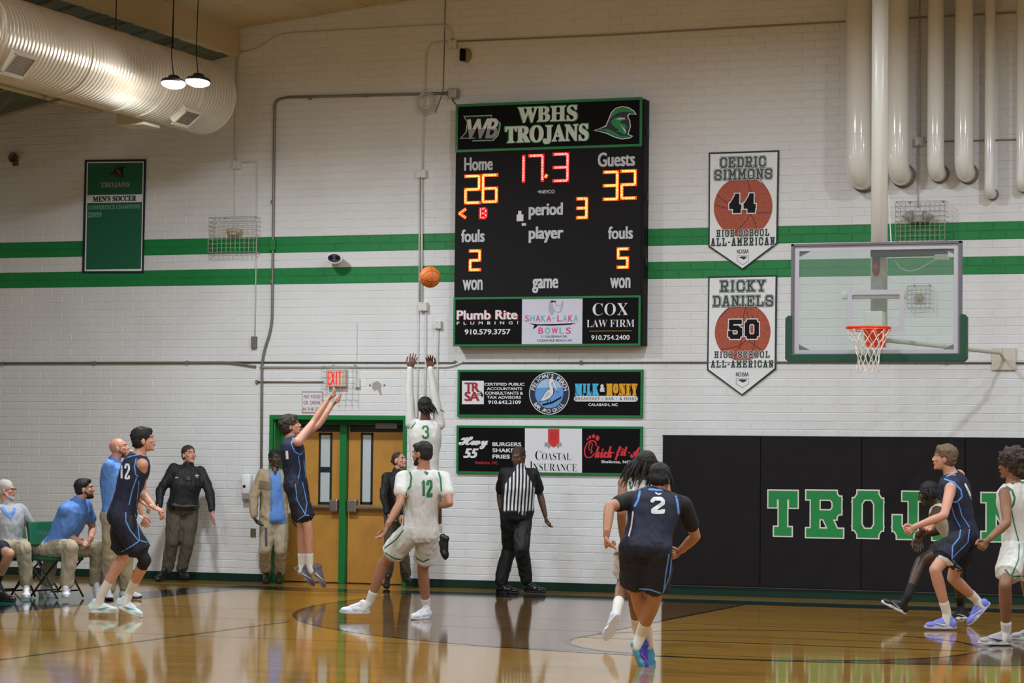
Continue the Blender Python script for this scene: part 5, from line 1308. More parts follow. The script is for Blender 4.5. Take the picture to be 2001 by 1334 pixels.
def person(label, H, gp, P, skin='fair', hair=None, hairc=None, psi=0, psip=None, hd=None, hpitch=0, hroll=0, top=None, bottom=None, fat=1., shoes=None, socks=True, grounded=True, s0=None, beard=None, group=None,
           curl=(.3, .3), hdirs=(None, None), topm=None, botm=None, fwd=0., lg=1., female=False, dn=0., hem=.86, sleeve=.5, glasses=False, muscle=1., sockh=.11, sz=1., thumbs=(1, 1)):
    K = H/1.8; s = (s0 if s0 else (atz(gp[0], gp[1], 0)-CAM).dot(CF))-fwd
    r = V((CR.x, CR.y, 0)).normalized(); gx, gy = P['pelvis']; dd = ray(gx, gy); d = V((dd.x, dd.y, 0)).normalized(); r = V((d.y, -d.x, 0))
    Zu = V((0, 0, 1))
    def face(psi_, up=Zu):
        a = radians(psi_); return -d*cos(a)+r*sin(a)
    psip = psi if psip is None else psip; hd = psi if hd is None else hd
    pel = cam_pt(*P['pelvis'], s); neck = cam_pt(*P['neck'], s+dn)
    spine = (neck-pel).normalized()
    lc, fc, uc = frame(spine, face(psi)); lp, fp, up_ = frame((spine+Zu*1.5).normalized(), face(psip))
    shw = .165*K*(1+.25*(fat-1))*(.9 if female else 1); hw = .088*K*fat**.5
    J = {'sl': neck-uc*.045*K+lc*shw, 'sr': neck-uc*.045*K-lc*shw, 'hl': pel+lp*hw, 'hr': pel-lp*hw}
    if 'sl' in P: J['sl'] = cam_pt(*P['sl'], (J['sl']-CAM).dot(CF))
    if 'sr' in P: J['sr'] = cam_pt(*P['sr'], (J['sr']-CAM).dot(CF))
    UA, FA, TH, SHN = .172*H, .150*H, .242*H*lg, .240*H*lg
    rep = []
    for sd in 'lr':
        e = P['arm'+sd]; J['e'+sd] = solve_bone(J['s'+sd], e[0][0], e[0][1], UA, e[1]); J['w'+sd] = solve_bone(J['e'+sd], e[2][0], e[2][1], FA, e[3])
        e = P['leg'+sd]; J['k'+sd] = solve_bone(J['h'+sd], e[0][0], e[0][1], TH, e[1]); J['a'+sd] = solve_bone(J['k'+sd], e[2][0], e[2][1], SHN, e[3])
        rep.append('%s ua%.2f fa%.2f th%.2f sh%.2f az%.2f' % (sd, (J['e'+sd]-J['s'+sd]).length/UA, (J['w'+sd]-J['e'+sd]).length/FA, (J['k'+sd]-J['h'+sd]).length/TH, (J['a'+sd]-J['k'+sd]).length/SHN, J['a'+sd].z))
    print('PERSON', label[:34], 'pz%.2f torso%.2f' % (pel.z, (neck-pel).length/H), ' | '.join(rep))
    root = thing('person', V((pel.x, pel.y, 0)), label, 'person', group)
    # --- head
    hc = cam_pt(*P['head'], (neck-CAM).dot(CF)+P.get('hdz', 0))
    hf = face(hd); hf = (Matrix.Rotation(0, 3, 'X') @ hf); hl_ = Zu.cross(hf).normalized(); hf2 = (hf*cos(radians(hpitch))+Zu*sin(radians(hpitch))).normalized(); hu = hf2.cross(hl_).normalized()
    if hu.z < 0: hu = -hu
    if hroll: R_ = Matrix.Rotation(radians(hroll), 3, hf2); hu = R_ @ hu; hl_ = R_ @ hl_
    F = (hl_, hf2, hu); k = K*1.0*sz
    h = lambda a, b, c: hc+hl_*a*k+hf2*b*k+hu*c*k
    B = Blob()
    B.ball(h(0, -.012, .028), 0, F, (.074*k, .094*k, .088*k)); B.ball(h(0, .022, -.028), 0, F, (.060*k, .070*k, .080*k)); B.ball(h(0, .040, -.070), 0, F, (.044*k, .044*k, .038*k))
    B.ball(h(0, .072, -.092), 0, F, (.022*k, .018*k, .018*k)); B.cone(h(0, .086, .012), h(0, .102, -.022), .008*k, .0115*k, 8); B.ball(h(0, .097, -.025), 0, F, (.016*k, .011*k, .008*k))
    B.ball(h(0, .080, .030), 0, F, (.048*k, .014*k, .010*k)); B.ball(h(0, .088, -.054), 0, F, (.022*k, .010*k, .010*k))
    for sg in (-1, 1):
        B.ball(h(sg*.074, -.006, -.012), 0, F, (.010*k, .020*k, .032*k)); B.ball(h(sg*.040, .066, -.018), 0, F, (.020*k, .018*k, .020*k))
    nb = neck-uc*.03*K; B.cone(hc-hu*.045*k-hf2*.02*k, nb, .050*K*fat**.4, .062*K*fat**.5)
    head = B.mesh(.0055*K, 2, .45)
    # --- trunk and limbs
    def trunk(B, o, t0=-.16, t1=1.0, wtop=1., belly=0.):
        st = [(-.16, .105, .085), (-.08, .150, .112), (0, .168, .118), (.10, .165, .112), (.25, .148, .104), (.40, .150, .108), (.58, .166, .118), (.75, .176, .122), (.88, .165, .105), (.96, .120, .080), (1.0, .075, .060)]
        if female: st = [(a, b*(.86 if a > .2 else .98), c) for a, b, c in st]
        out = []
        Ls = (neck-pel).length
        for t, rx, ry in st:
            if t < t0-1e-6 or t > t1+1e-6: continue
            q = max(0, min(1, t)); l = (lp*(1-q)+lc*q).normalized(); f = (fp*(1-q)+fc*q).normalized()
            bf = 1+(fat-1)*(1.0 if .05 < t < .7 else .5); c = pel+(neck-pel)*t if t > 0 else pel+up_*(t*Ls)
            yy = ry*K*bf*muscle**.5
            c = c+f*(fat-1)*.10*(1 if .05 < t < .6 else .3)
            out.append((c, rx*K*(1+(fat-1)*.7 if .0 < t < .75 else 1+(fat-1)*.35)*muscle+o, yy+o, l, f))
        B.loft(out, 22, 2.25)
    def limb(B, a, b, c, r1, r2, r3, r4, r5, o=0., e1=1., e2=1.):
        """two-bone limb: radii at root, before joint, joint, bulge, end"""
        B.cone(a, a+(b-a)*.45, r1+o, (r1+r2)/2*1.04+o); B.cone(a+(b-a)*.45, b, (r1+r2)/2*1.04+o, r3+o)
        if e2 > 0: B.cone(b, b+(c-b)*.32*min(1, e2/.32), r3+o, r4+o)
        if e2 > .32: B.cone(b+(c-b)*.32, b+(c-b)*e2, r4+o, r4+(r5-r4)*(e2-.32)/.68+o)
    m_ = muscle*(.88 if female else 1)
    AR = [x*K*m_*fat**.35 for x in (.052, .042, .038, .040, .026)]; LR = [x*K*m_*fat**.4 for x in (.086, .062, .054, .056, .036)]
    B = Blob(); trunk(B, 0)
    B.cone(neck-uc*.05*K, neck+(hc-neck)*.35, .075*K, .056*K)
    for sd in 'lr':
        B.ball(J['s'+sd], .058*K*m_); B.cone(neck-uc*.06*K, J['s'+sd], .055*K, .052*K)
        limb(B, J['s'+sd], J['e'+sd], J['w'+sd], *AR); limb(B, J['h'+sd], J['k'+sd], J['a'+sd], *LR)
    meshes = [head, B.mesh(.011*K, 4)]
    for i, sd in enumerate('lr'):
        w = J['w'+sd]; e = P['arm'+sd]; fa = (w-J['e'+sd]).normalized()
        tip = cam_pt(e[4][0], e[4][1], (w-CAM).dot(CF)+(e[5] if len(e) > 5 else 0)); td = (tip-w)
        td = fa if td.length < .02 else td.normalized()
        wd_ = hdirs[i]
        if wd_ is None: wd_ = -fc
        else: wd_ = r*wd_[0]+d*wd_[1]+Zu*wd_[2]
        meshes.append(hand_mesh(w, td, wd_, curl[i], K*1.05*(.9 if female else 1)))
    body = put('body', joined(meshes), SKIN[skin], root)
    # --- face parts
    dk = skin in ('dark', 'deep')
    for sg in (-1, 1):
        e_ = MB(); Mx = Matrix((F[0], F[1], F[2])).transposed().to_4x4()
        e_.sphere(h(sg*.031, .076, .008), .0098*k, 10, (1.15, .8, .75), Mx); eo = e_.build('eye', EYEW, root, smooth=True)
        MB().sphere(h(sg*.031, .0825, .008), .0058*k, 8, (1, .6, 1), Mx).build('iris', EYED, eo, smooth=True)
        MB().tube([h(sg*.016, .092, .026), h(sg*.032, .090, .031), h(sg*.048, .078, .026)], .0024*k, 6).build('eyebrow', hairc or (HAIRK if dk else HAIRB), root)
    MB().tube([h(-.022, .088, -.055), h(-.01, .0975, -.053), h(.01, .0975, -.053), h(.022, .088, -.055)], .0042*k, 6).build('mouth', LIPD if dk else LIP, root)
    if beard:
        B = Blob(); B.ball(h(0, .040, -.074), 0, F, (.049*k, .049*k, .042*k)); B.ball(h(0, .074, -.092), 0, F, (.026*k, .023*k, .022*k)); B.ball(h(0, .088, -.042), 0, F, (.024*k, .011*k, .006*k))
        for sg in (-1, 1): B.cone(h(sg*.062, .010, -.03), h(sg*.045, .045, -.078), .012*k, .014*k)
        put('beard', B.mesh(.006, 2), beard, root)
    if glasses:
        g_ = MB()
        for sg in (-1, 1):
            c_ = h(sg*.032, .098, .005); g_.tube([c_+(hl_*.022*cos(q*pi/7)+hu*.016*sin(q*pi/7))*k for q in range(14)], .0028, 5, closed=True); g_.tube([h(sg*.054, .094, .01), h(sg*.078, .0, .0)], .0025, 5)
        g_.tube([h(-.01, .1, .008), h(.01, .1, .008)], .0025, 5); g_.build('glasses', SHOEK, root)
    # --- hair
    if hair:
        B = Blob(); wr = .006; vx = .008
        if hair in ('short', 'crop', 'curly', 'bun', 'flow'):
            t_ = {'short': .007, 'crop': .007, 'curly': .020, 'bun': .003, 'flow': .014}[hair]
            B.ball(h(0, -.020, .045), 0, F, ((.076+t_)*k, (.090+t_)*k, (.074+t_)*k)); B.ball(h(0, -.042, .0), 0, F, ((.070+t_)*k, (.060+t_)*k, (.070+t_)*k))
            if hair in ('short', 'curly', 'flow'): B.ball(h(0, .035, .082), 0, F, ((.055+t_*.7)*k, (.045+t_*.6)*k, (.026+t_*.6)*k))
            if hair == 'flow': B.ball(h(0, -.06, -.03), 0, F, (.06*k, .045*k, .05*k))
            if hair == 'bun': B.ball(h(0, -.115, .02), 0, F, (.03*k, .03*k, .03*k))
            wr = {'curly': .014, 'flow': .009}.get(hair, .004)
        if hair == 'afro':
            B.ball(h(0, -.025, .055), 0, F, (.125*k, .125*k, .110*k)); B.ball(h(0, -.065, -.01), 0, F, (.100*k, .075*k, .085*k)); wr = .028
        if hair in ('dreads', 'braids'):
            B.ball(h(0, -.02, .045), 0, F, (.084*k, .098*k, .080*k)); B.ball(h(0, -.045, .0), 0, F, (.078*k, .066*k, .075*k))
        me = B.mesh(vx*k, 2); wrinkle(me, wr, 22 if hair == 'afro' else 38, st=(1, 1, 1)); ho = put('hair', me, hairc or HAIRK, root)
        if hair in ('dreads', 'braids'):
            mb = MB(); rs = random.Random(int(P['head'][0])); n = 84 if hair == 'dreads' else 30; sw = P.get('sway', (0, 0, 0)); swv = r*sw[0]+d*sw[1]+Zu*sw[2]
            for q in range(n):
                a = 2*pi*q/n+rs.uniform(-.1, .1); el = rs.uniform(-.1, 1.1); rr = .09*k
                p0 = hc+(hl_*cos(a)*cos(el)-hf2*.2*0+hf2*sin(a)*cos(el)+hu*(.35+.65*sin(el)))*rr*.92
                if (p0-hc).dot(hf2) > .055*k: p0 -= hf2*.05*k
                out = (hl_*cos(a)+hf2*min(sin(a), .1)).normalized(); Ln = P.get('hlen', .2)*rs.uniform(.75, 1.1)
                pts = [p0]; v_ = out*.45+hu*.15
                for j in range(6):
                    v_ = (v_*.55+(-Zu)*.42+swv*.38+V((rs.uniform(-.12, .12), rs.uniform(-.12, .12), rs.uniform(-.1, .1)))).normalized(); pts.append(pts[-1]+v_*Ln/6)
                mb.tube(pts, [.0085, .0085, .008, .0075, .007, .0055, .003] if hair == 'dreads' else [.006, .006, .0055, .005, .005, .004, .0025], 6)
            mb.build('dreadlocks' if hair == 'dreads' else 'braids', hairc or HAIRK, root, smooth=True)
    # --- garments
    out = {'root': root, 'J': J, 'body': body, 'K': K, 'h': h, 'F': F, 'lc': lc, 'fc': fc, 'uc': uc, 'r': r, 'd': d, 'fp': fp, 'lp': lp}
    zmin = 9; out['pel'] = pel
    def topgar(kind, m, o, name, sl=0., t0=-.04, t1=1.0, wr=.008):
        B = Blob(); st = []
        trunk(B, o, t0, t1)
        for sd in 'lr':
            q = J['s'+sd]; a = neck-uc*.05*K
            if kind == 'tank': B.cone(a, a+(q-a)*.60, .062*K, .064*K); B.cone(a+(q-a)*.5, a+(q-a)*.5-uc*.10*K, .062*K, .07*K)
            else:
                B.cone(a, q, .064*K, .056*K+o); e_ = J['e'+sd]; w_ = J['w'+sd]
                if sl <= 1: B.cone(q, q+(e_-q)*sl, AR[0]+o*1.2, AR[1]+o*(1.9 if sl < .9 else 1.2))
                else:
                    B.cone(q, e_, AR[0]+o*1.2, AR[2]+o*1.3); B.cone(e_, e_+(w_-e_)*(sl-1), AR[3]+o*1.1, AR[4]+o*1.2)
        if kind in ('polo', 'jacket', 'uniform'): B.cone(neck-uc*.05*K, neck+(hc-neck)*(.16 if kind == 'uniform' else .06), .080*K*fat**.5, .070*K*fat**.5)
        me = B.mesh(.010*K, 3); wrinkle(me, wr, 11); return put(name, me, m, root)
    if top == 'tank': out['top'] = topgar('tank', topm, .013, 'jersey')
    if top == 'tee_tank': # jersey over a tee
        out['under'] = topgar('tee', mat('undershirt_black', (18, 18, 20), .8) if topm is NAVY else JW, .011, 'undershirt', sleeve, wr=.003); out['top'] = topgar('tank', topm, .015, 'jersey')
    if top == 'tee': out['top'] = topgar('tee', topm, .016, 'jersey', sleeve)
    if top == 'long_tank': out['under'] = topgar('tee', JW, .010, 'undershirt', 1.96, wr=.003); out['top'] = topgar('tank', topm, .015, 'jersey')
    if top in ('polo', 'jacket', 'uniform'): out['top'] = topgar(top, topm, .022 if top == 'jacket' else .015, {'polo': 'polo_shirt', 'jacket': 'jacket', 'uniform': 'uniform_shirt'}[top], sleeve, t0=-.16 if top != 'uniform' else -.02, t1=1.0, wr=.012)
    if bottom == 'shorts':
        B = Blob(); trunk(B, .018, -.16, .10)
        for sd in 'lr':
            a, b = J['h'+sd], J['k'+sd]; B.cone(a, a+(b-a)*.4, LR[0]+.026*K, LR[0]+.030*K); B.cone(a+(b-a)*.35, a+(b-a)*(hem-.10), LR[0]+.028*K, LR[1]+.046*K)
            # flared hem
            t_ = (b-a).normalized(); x_ = t_.cross(fp if abs(t_.dot(fp)) < .9 else lp).normalized(); y_ = t_.cross(x_)
            B.loft([(a+(b-a)*.45, LR[0]+.026*K, LR[0]+.026*K, x_, y_), (a+(b-a)*hem, LR[1]+.050*K, LR[1]+.050*K, x_, y_)], 18, 2)
        me = B.mesh(.010*K, 2); wrinkle(me, .012, 11); out['bottom'] = put('shorts', me, botm, root)
    if bottom == 'pants':
        B = Blob(); trunk(B, .022, -.16, .10)
        for sd in 'lr':
            a, b, c = J['h'+sd], J['k'+sd], J['a'+sd]
            B.cone(a, b, LR[0]+.020*K, LR[1]+.026*K); B.cone(b, b+(c-b)*.92, LR[2]+.030*K, LR[4]+.038*K)
        me = B.mesh(.011*K, 3); wrinkle(me, .014, 10); out['bottom'] = put('trousers', me, botm, root)
    # --- shoes and socks
    shoes = shoes or {}
    for i, sd in enumerate('lr'):
        e = P['leg'+sd]; an = J['a'+sd]; hp_, tp = e[4], e[5]; sd_s = (an-CAM).dot(CF); tz = e[6] if len(e) > 6 else 0; hz = e[7] if len(e) > 7 else 0
        heel = cam_pt(hp_[0], hp_[1], sd_s+hz); toe = cam_pt(tp[0], tp[1], sd_s+tz)
        L = (toe-heel).length; want = .165*H
        if L < want*.9 or L > want*1.12:   # keep a foot's length
            toe = heel+(toe-heel).normalized()*want
        upv = an-(heel+(toe-heel)*.25)
        if e[8] if len(e) > 8 else False: upv = V(e[8][0]*r+e[8][1]*d+e[8][2]*Zu)
        if abs((toe-heel).z) < .04 and grounded: heel.z = toe.z = (heel.z+toe.z)/2; upv = Zu
        so, z_ = shoe(root, heel, toe, upv, an, shoes.get('u', SHOEW), shoes.get('s', SOLEW), K, stripe=shoes.get('stripe')); zmin = min(zmin, z_)
        if socks:
            B = Blob(); kn = J['k'+sd]; B.cone(heel+(toe-heel)*.22+(an-heel)*.3, an, .040*K, LR[4]+.006); B.cone(an, an+(kn-an)*(sockh/.43), LR[4]+.006, LR[4]+.012)
            put('sock', B.mesh(.008, 2), shoes.get('sock', SOCK), root)
    out['zmin'] = zmin
    if grounded and abs(zmin) < .12: root.location.z -= zmin-.002
    print('   zmin %.3f' % zmin)
    return out
def Zf(ox, oy, sc): return lambda *a: [(ox+a[i]/sc, oy+a[i+1]/sc) for i in range(0, len(a), 2)] if len(a) > 2 else (ox+a[0]/sc, oy+a[1]/sc)
ZA, ZB, ZC, ZD, ZE, ZF, ZG = Zf(0, 820, 3.103), Zf(280, 840, 3.9225), Zf(660, 680, 2.381), Zf(920, 850, 3.925), Zf(1140, 850, 2.758), Zf(1700, 850, 3.033), Zf(460, 690, 4.303)
# ------------------------------------------------------------------ the cast
# 1 navy 12, left
Z = ZA
p = person('tall player in navy jersey 12 striding right, black knee sleeve and teal shoes', 1.93, (215, 1208),
    dict(pelvis=Z(735, 610), neck=Z(845, 240), head=Z(872, 152), sr=Z(862, 300),
         armr=(Z(858, 470), 1, Z(935, 560), -1, Z(990, 585)), arml=(Z(790, 440), 1, Z(850, 520), 1, Z(890, 540)),
         legr=(Z(880, 880), -1, Z(785, 1075), 1, Z(688, 1155), Z(862, 1232)), legl=(Z(745, 860), 1, Z(608, 1100), 1, Z(528, 1192), Z(690, 1203))),
    'fair', 'flow', HAIRK, psi=112, psip=80, hd=88, hpitch=8, top='tank', topm=NAVY, bottom='shorts', botm=NAVYS, shoes={'u': mat('shoe_pale_teal', (208, 224, 222), .5, noise=.1, nscale=14), 's': SHOEW, 'stripe': mat('shoe_teal', (40, 160, 140), .5)}, curl=(.5, .6), hem=.80, sockh=.16)
tr = [bvh(p['top'])]; ts = [bvh(p['bottom'])]
number(p['top'], tr, '12', (*Z(722, 292), *Z(785, 392)), .020, PRINTW)
ribbon(p['top'], tr, Z(760, 262, 800, 248, 850, 238), .012, LBL, 'neck_trim')
ribbon(p['top'], tr, Z(826, 262, 815, 310, 822, 360, 838, 375), .012, LBL, 'arm_trim')
ribbon(p['top'], tr, Z(828, 380, 800, 460, 782, 545), .012, LBL, 'side_piping'); ribbon(p['top'], tr, Z(842, 400, 836, 470, 828, 560), .008, LBL, 'side_piping')
ribbon(p['bottom'], ts, Z(762, 590, 762, 640, 790, 700, 842, 765, 790, 800, 735, 830), .012, LBL, 'shorts_piping'); ribbon(p['bottom'], ts, Z(820, 600, 838, 680, 845, 760, 892, 772), .010, LBL, 'shorts_piping')
B = Blob(); J = p['J']; B.cone(J['hr']+(J['kr']-J['hr'])*.7, J['kr'], .066, .062); B.cone(J['kr'], J['kr']+(J['ar']-J['kr'])*.22, .063, .058); put('knee_sleeve', B.mesh(.008, 2), CLB, p['root'])

# 2 bald coach standing behind
p = person('bald bearded man in light blue polo and khakis standing behind the seated men', 1.83, (222, 1172),
    dict(pelvis=Z(690, 600), neck=Z(690, 255), head=Z(722, 178), armr=(Z(632, 440), 1, Z(655, 560), 1, Z(680, 600)), arml=(Z(822, 425), 1, Z(858, 580), -1, Z(876, 655)),
         legr=(Z(665, 830), 1, Z(660, 1040), 1, Z(650, 1090), Z(668, 1098), -.28), legl=(Z(765, 830), 1, Z(762, 1035), 1, Z(725, 1080), Z(825, 1090), -.1)),
    'bald', None, psi=70, hd=78, hpitch=14, top='polo', topm=PBLUE, bottom='pants', botm=KHAKI, beard=BEARDM, fat=1.08, sleeve=.62, shoes={'u': SHOEW, 's': SOLEK}, curl=(.3, .5))
MB().rbox(-.03, -.01, -.05, .03, .01, .05, .004, Matrix.Translation(cam_pt(*Z(845, 612), (p['J']['wl']-CAM).dot(CF)-.03)) @ Matrix.Rotation(.5, 4, 'Y')).build('paper_slip', PRINTW, p['root'])

# 3 seated man in blue
SEATS = []
p = person('dark-haired seated man in light blue polo leaning forward with clasped hands', 1.84, (128, 1169),
    dict(pelvis=Z(330, 776), neck=Z(478, 485), head=Z(512, 408), sr=Z(395, 535), armr=(Z(372, 665), 1, Z(498, 735), -1, Z(555, 745)), arml=(Z(562, 640), 1, Z(548, 715), -1, Z(515, 760)),
         legr=(Z(428, 765), -1, Z(405, 995), 1, Z(395, 1050), Z(402, 1080), -.27, 0), legl=(Z(595, 765), -1, Z(580, 985), 1, Z(575, 1035), Z(600, 1070), -.22, 0)),
    'fair', 'short', HAIRK, psi=58, psip=50, hd=86, hpitch=6, top='polo', topm=PBLUE, bottom='pants', botm=KHAKI, beard=mat('beard_brown', (64, 46, 40), .8), fat=1.12, sleeve=.6, muscle=1.06, curl=(.8, .8), dn=-.1)
SEATS.append(p)
# 4 old man
p = person('grey-haired older man with glasses and grey pullover seated with joined hands', 1.80, (55, 1168),
    dict(pelvis=Z(40, 780), neck=Z(45, 520), head=Z(38, 428), armr=(Z(-20, 690), 1, Z(165, 770), -1, Z(215, 800)), arml=(Z(205, 665), 1, Z(228, 760), -1, Z(225, 815)),
         legr=(Z(145, 785), -1, Z(160, 1000), 1, Z(160, 1065), Z(158, 1095), -.28), legl=(Z(315, 785), -1, Z(285, 995), 1, Z(235, 1070), Z(355, 1085), -.15)),
    'fair', 'crop', HAIRG, psi=38, psip=38, hd=70, hpitch=0, top='uniform', topm=FLEECE, bottom='pants', botm=KHAKI, beard=HAIRG, fat=1.12, sleeve=1.9, glasses=True, curl=(.7, .7))
SEATS.append(p)
ribbon(p['root'], [bvh(p['top'])], Z(12, 528, 40, 570, 66, 590, 84, 560, 90, 535), .035, PBLUE, 'shirt_collar', off=.008)
# 5 partial player at the edge
p = person('seated person at the left edge, only a bare knee and dark shoe showing', 1.85, (10, 1175),
    dict(pelvis=Z(-130, 770), neck=Z(-150, 530), head=Z(-145, 430), armr=(Z(-220, 650), 1, Z(-120, 740), -1, Z(-90, 750)), arml=(Z(-110, 670), 1, Z(-60, 740), -1, Z(-40, 750)),
         legr=(Z(-40, 800), -1, Z(-80, 1000), 1, Z(-100, 1060), Z(-60, 1085), -.2), legl=(Z(58, 805), -1, Z(-18, 975), 1, Z(-40, 1095), Z(68, 1100), -.1)),
    'fair', 'short', HAIRB, psi=45, hd=60, top='tank', topm=NAVY, bottom='shorts', botm=NAVYS, shoes={'u': SHOEK, 's': SOLEK, 'sock': CLB}, hem=.75)
SEATS.append(p)
# 6 deputy
Z = ZB
p = person('heavy-set uniformed officer with chest badge standing against the wall', 1.77, (340, 1133),
    dict(pelvis=Z(300, 600), neck=Z(340, 285), head=Z(350, 192), armr=(Z(135, 465), -1, Z(118, 600), -1, Z(135, 680)), arml=(Z(510, 480), -1, Z(530, 630), -1, Z(515, 720)),
         legr=(Z(225, 850), -1, Z(185, 1070), 1, Z(175, 1115), Z(120, 1150), -.18), legl=(Z(340, 850), -1, Z(300, 1075), 1, Z(290, 1120), Z(330, 1145), -.22)),
    'fair', 'crop', HAIRB, psi=8, hd=28, hpitch=10, top='uniform', topm=UNI, bottom='pants', botm=UNIP, fat=1.26, sz=1.07, lg=.955, sleeve=1.88, shoes={'u': SHOEK, 's': SOLEK}, socks=False, muscle=1.02, fwd=.34)
tr = [bvh(p['top'])]
h = tr[0].ray_cast(CAM, ray(*Z(408, 355)).normalized())
if h[0]:
    c = h[0]; n = -ray(*Z(408, 355)).normalized(); x_ = V((0, 0, 1)).cross(n).normalized(); y_ = n.cross(x_); mb = MB()
    pts = [c+n*.004+(x_*cos(pi*k/5+pi/2)+y_*sin(pi*k/5+pi/2))*(.042 if k % 2 == 0 else .018) for k in range(10)]
    mb.add(pts+[c+n*.014], [(k, (k+1) % 10, 10) for k in range(10)]); mb.build('badge', mat('badge_silver', (200, 204, 214), .3, metal=.6), p['root'])
ribbon(p['top'], tr, Z(243, 366, 268, 364), .012, mat('name_bar', (180, 180, 184), .4), 'name_bar')
ribbon(p['top'], tr, Z(330, 370, 372, 372), .05, SHOEK, 'radio_mic', off=.014); ribbon(p['top'], tr, Z(400, 380, 408, 440, 380, 480), .012, SHOEK, 'cord', off=.01)
ribbon(p['top'], tr, Z(355, 445, 380, 448), .06, DARK, 'body_camera', off=.016)
tb = [bvh(p['bottom']), tr[0]]
ribbon(p['bottom'], tb, Z(200, 598, 260, 606, 340, 608, 425, 602), .05, SHOEK, 'duty_belt', off=.012)
for a, b, c_, d_ in ((160, 560, 175, 620), (440, 560, 430, 640)): ribbon(p['bottom'], tb, Z(a+25, b, c_+25, d_), .10, SHOEK, 'belt_holster', off=.03)
# 7 khaki jacket man
p = person('dark-skinned man in open tan jacket over blue polo beside the door', 1.74, (530, 1140),
    dict(pelvis=Z(1005, 640), neck=Z(1012, 300), head=Z(1010, 205), armr=(Z(842, 500), 1, Z(850, 655), -1, Z(875, 700)), arml=(Z(1140, 500), 1, Z(1150, 640), -1, Z(1150, 690)),
         legr=(Z(935, 900), -1, Z(940, 1080), 1, Z(930, 1130), Z(940, 1165), -.28), legl=(Z(1055, 900), -1, Z(1040, 1080), 1, Z(1030, 1130), Z(1035, 1165), -.28)),
    'deep', 'crop', HAIRK, psi=12, hd=22, top='jacket', topm=JACK, bottom='pants', botm=KHAKI, fat=1.02, sleeve=1.86, shoes={'u': SHOEK, 's': SOLEK}, socks=False, fwd=.08)
tr = [bvh(p['top'])]
patch(p['root'], tr+[bvh(p['bottom'])], Z(958, 300, 975, 400, 972, 560, 968, 698), Z(1052, 300, 1062, 400, 1078, 560, 1098, 698), PBLUE, 'polo_shirt', .012, label='light blue polo under the open jacket')
patch(p['root'], tr, Z(975, 262, 1000, 330), Z(1048, 262, 1022, 330), SKIN['deep'], 'throat', .016)
ribbon(p['top'], tr, Z(885, 400, 975, 410), .10, JACKD, 'yoke_panel', off=.009); ribbon(p['top'], tr, Z(975, 290, 985, 400, 985, 560, 975, 690), .018, JACKD, 'jacket_edge', off=.01)
ribbon(p['bottom'], [bvh(p['bottom'])], Z(940, 730, 942, 870), .03, mat('lanyard_purple', (84, 74, 96), .6), 'lanyard', off=.01)
# 8 shooter
p = person('jump shooter in navy jersey with both arms raised toward the ball', 1.92, None,
    dict(pelvis=ZB(1172, 430), neck=ZG(462, 705), head=ZG(466, 612), sr=ZG(530, 742),
         armr=(ZG(655, 580), 1, ZG(782, 385), 1, ZG(850, 345)), arml=(ZG(700, 600), 1, ZG(815, 430), 1, ZG(880, 392)),
         legr=(ZB(1262, 735), -1, ZB(1275, 1030), 1, ZB(1262, 1045), ZB(1362, 1188)), legl=(ZB(1215, 735), 1, ZB(1215, 1030), 1, ZB(1155, 1060), ZB(1285, 1188))),
    'fair', 'curly', HAIRB, psi=75, psip=78, hd=86, hpitch=16, s0=5040/168, grounded=False, top='tank', topm=NAVY, bottom='shorts', botm=NAVYS, shoes={'u': mat('shoe_grey', (96, 92, 104), .5), 's': mat('sole_grey', (120, 114, 120), .5), 'stripe': SHOEW}, curl=(.35, .55), hem=.80, hdirs=((0, 1, 0), (0, 1, 0)), sockh=.12)
tr = [bvh(p['top'])]; ts = [bvh(p['bottom'])]
ribbon(p['top'], tr, ZG(486, 705, 470, 760, 500, 830, 545, 852, 575, 830, 596, 760), .012, LBL, 'arm_trim'); ribbon(p['top'], tr, ZG(430, 700, 455, 700, 480, 705), .012, LBL, 'neck_trim')
ribbon(p['top'], tr, ZG(528, 860, 545, 960, 530, 1055), .010, LBL, 'side_piping'); ribbon(p['top'], tr, ZG(575, 900, 582, 960, 592, 1050), .010, LBL, 'side_piping')
ribbon(p['bottom'], ts, ZB(1165, 410, 1180, 540, 1245, 650, 1310, 662), .010, LBL, 'shorts_piping'); ribbon(p['bottom'], ts, ZB(1220, 400, 1255, 560, 1240, 650, 1180, 690), .010, LBL, 'shorts_piping')
ribbon(p['top'], tr, ZG(432, 820, 436, 890), .03, PRINTW, 'jersey_number'); ribbon(p['top'], tr, ZG(622, 780, 626, 810), .02, PRINTW, 'jersey_number'); ribbon(p['top'], tr, ZG(612, 860, 618, 950), .018, PRINTW, 'jersey_number')
# 9 jumping defender 3
Z = ZC
p = person('leaping defender in white jersey 3 with both arms straight up', 1.88, None,
    dict(pelvis=Z(402, 620), neck=Z(408, 335), head=Z(408, 275), arml=(Z(334, 215), 1, Z(336, 92), 1, Z(356, 32)), armr=(Z(448, 205), 1, Z(430, 92), 1, Z(425, 28)),
         legl=(Z(365, 770), -1, Z(385, 880), 1, Z(380, 900), Z(395, 985)), legr=(Z(458, 700), -1, Z(470, 858), 1, Z(470, 868), Z(492, 962), -.05),
         sway=(.7, 0, .2), hlen=.17),
    'dark', 'dreads', HAIRK, psi=172, hd=172, s0=5040/165, grounded=False, top='long_tank', topm=JW, bottom='shorts', botm=JW, shoes={'u': SHOEK, 's': SOLEK}, curl=(.12, .35), hdirs=((1, 0, 0), (-1, 0, 0)), hem=.75)
tr = [bvh(p['top'])]
number(p['top'], tr, '3', (*Z(392, 358), *Z(424, 422)), .022, JG)
ribbon(p['top'], tr, Z(362, 305, 358, 350, 340, 375, 322, 382), .016, JG, 'arm_trim')
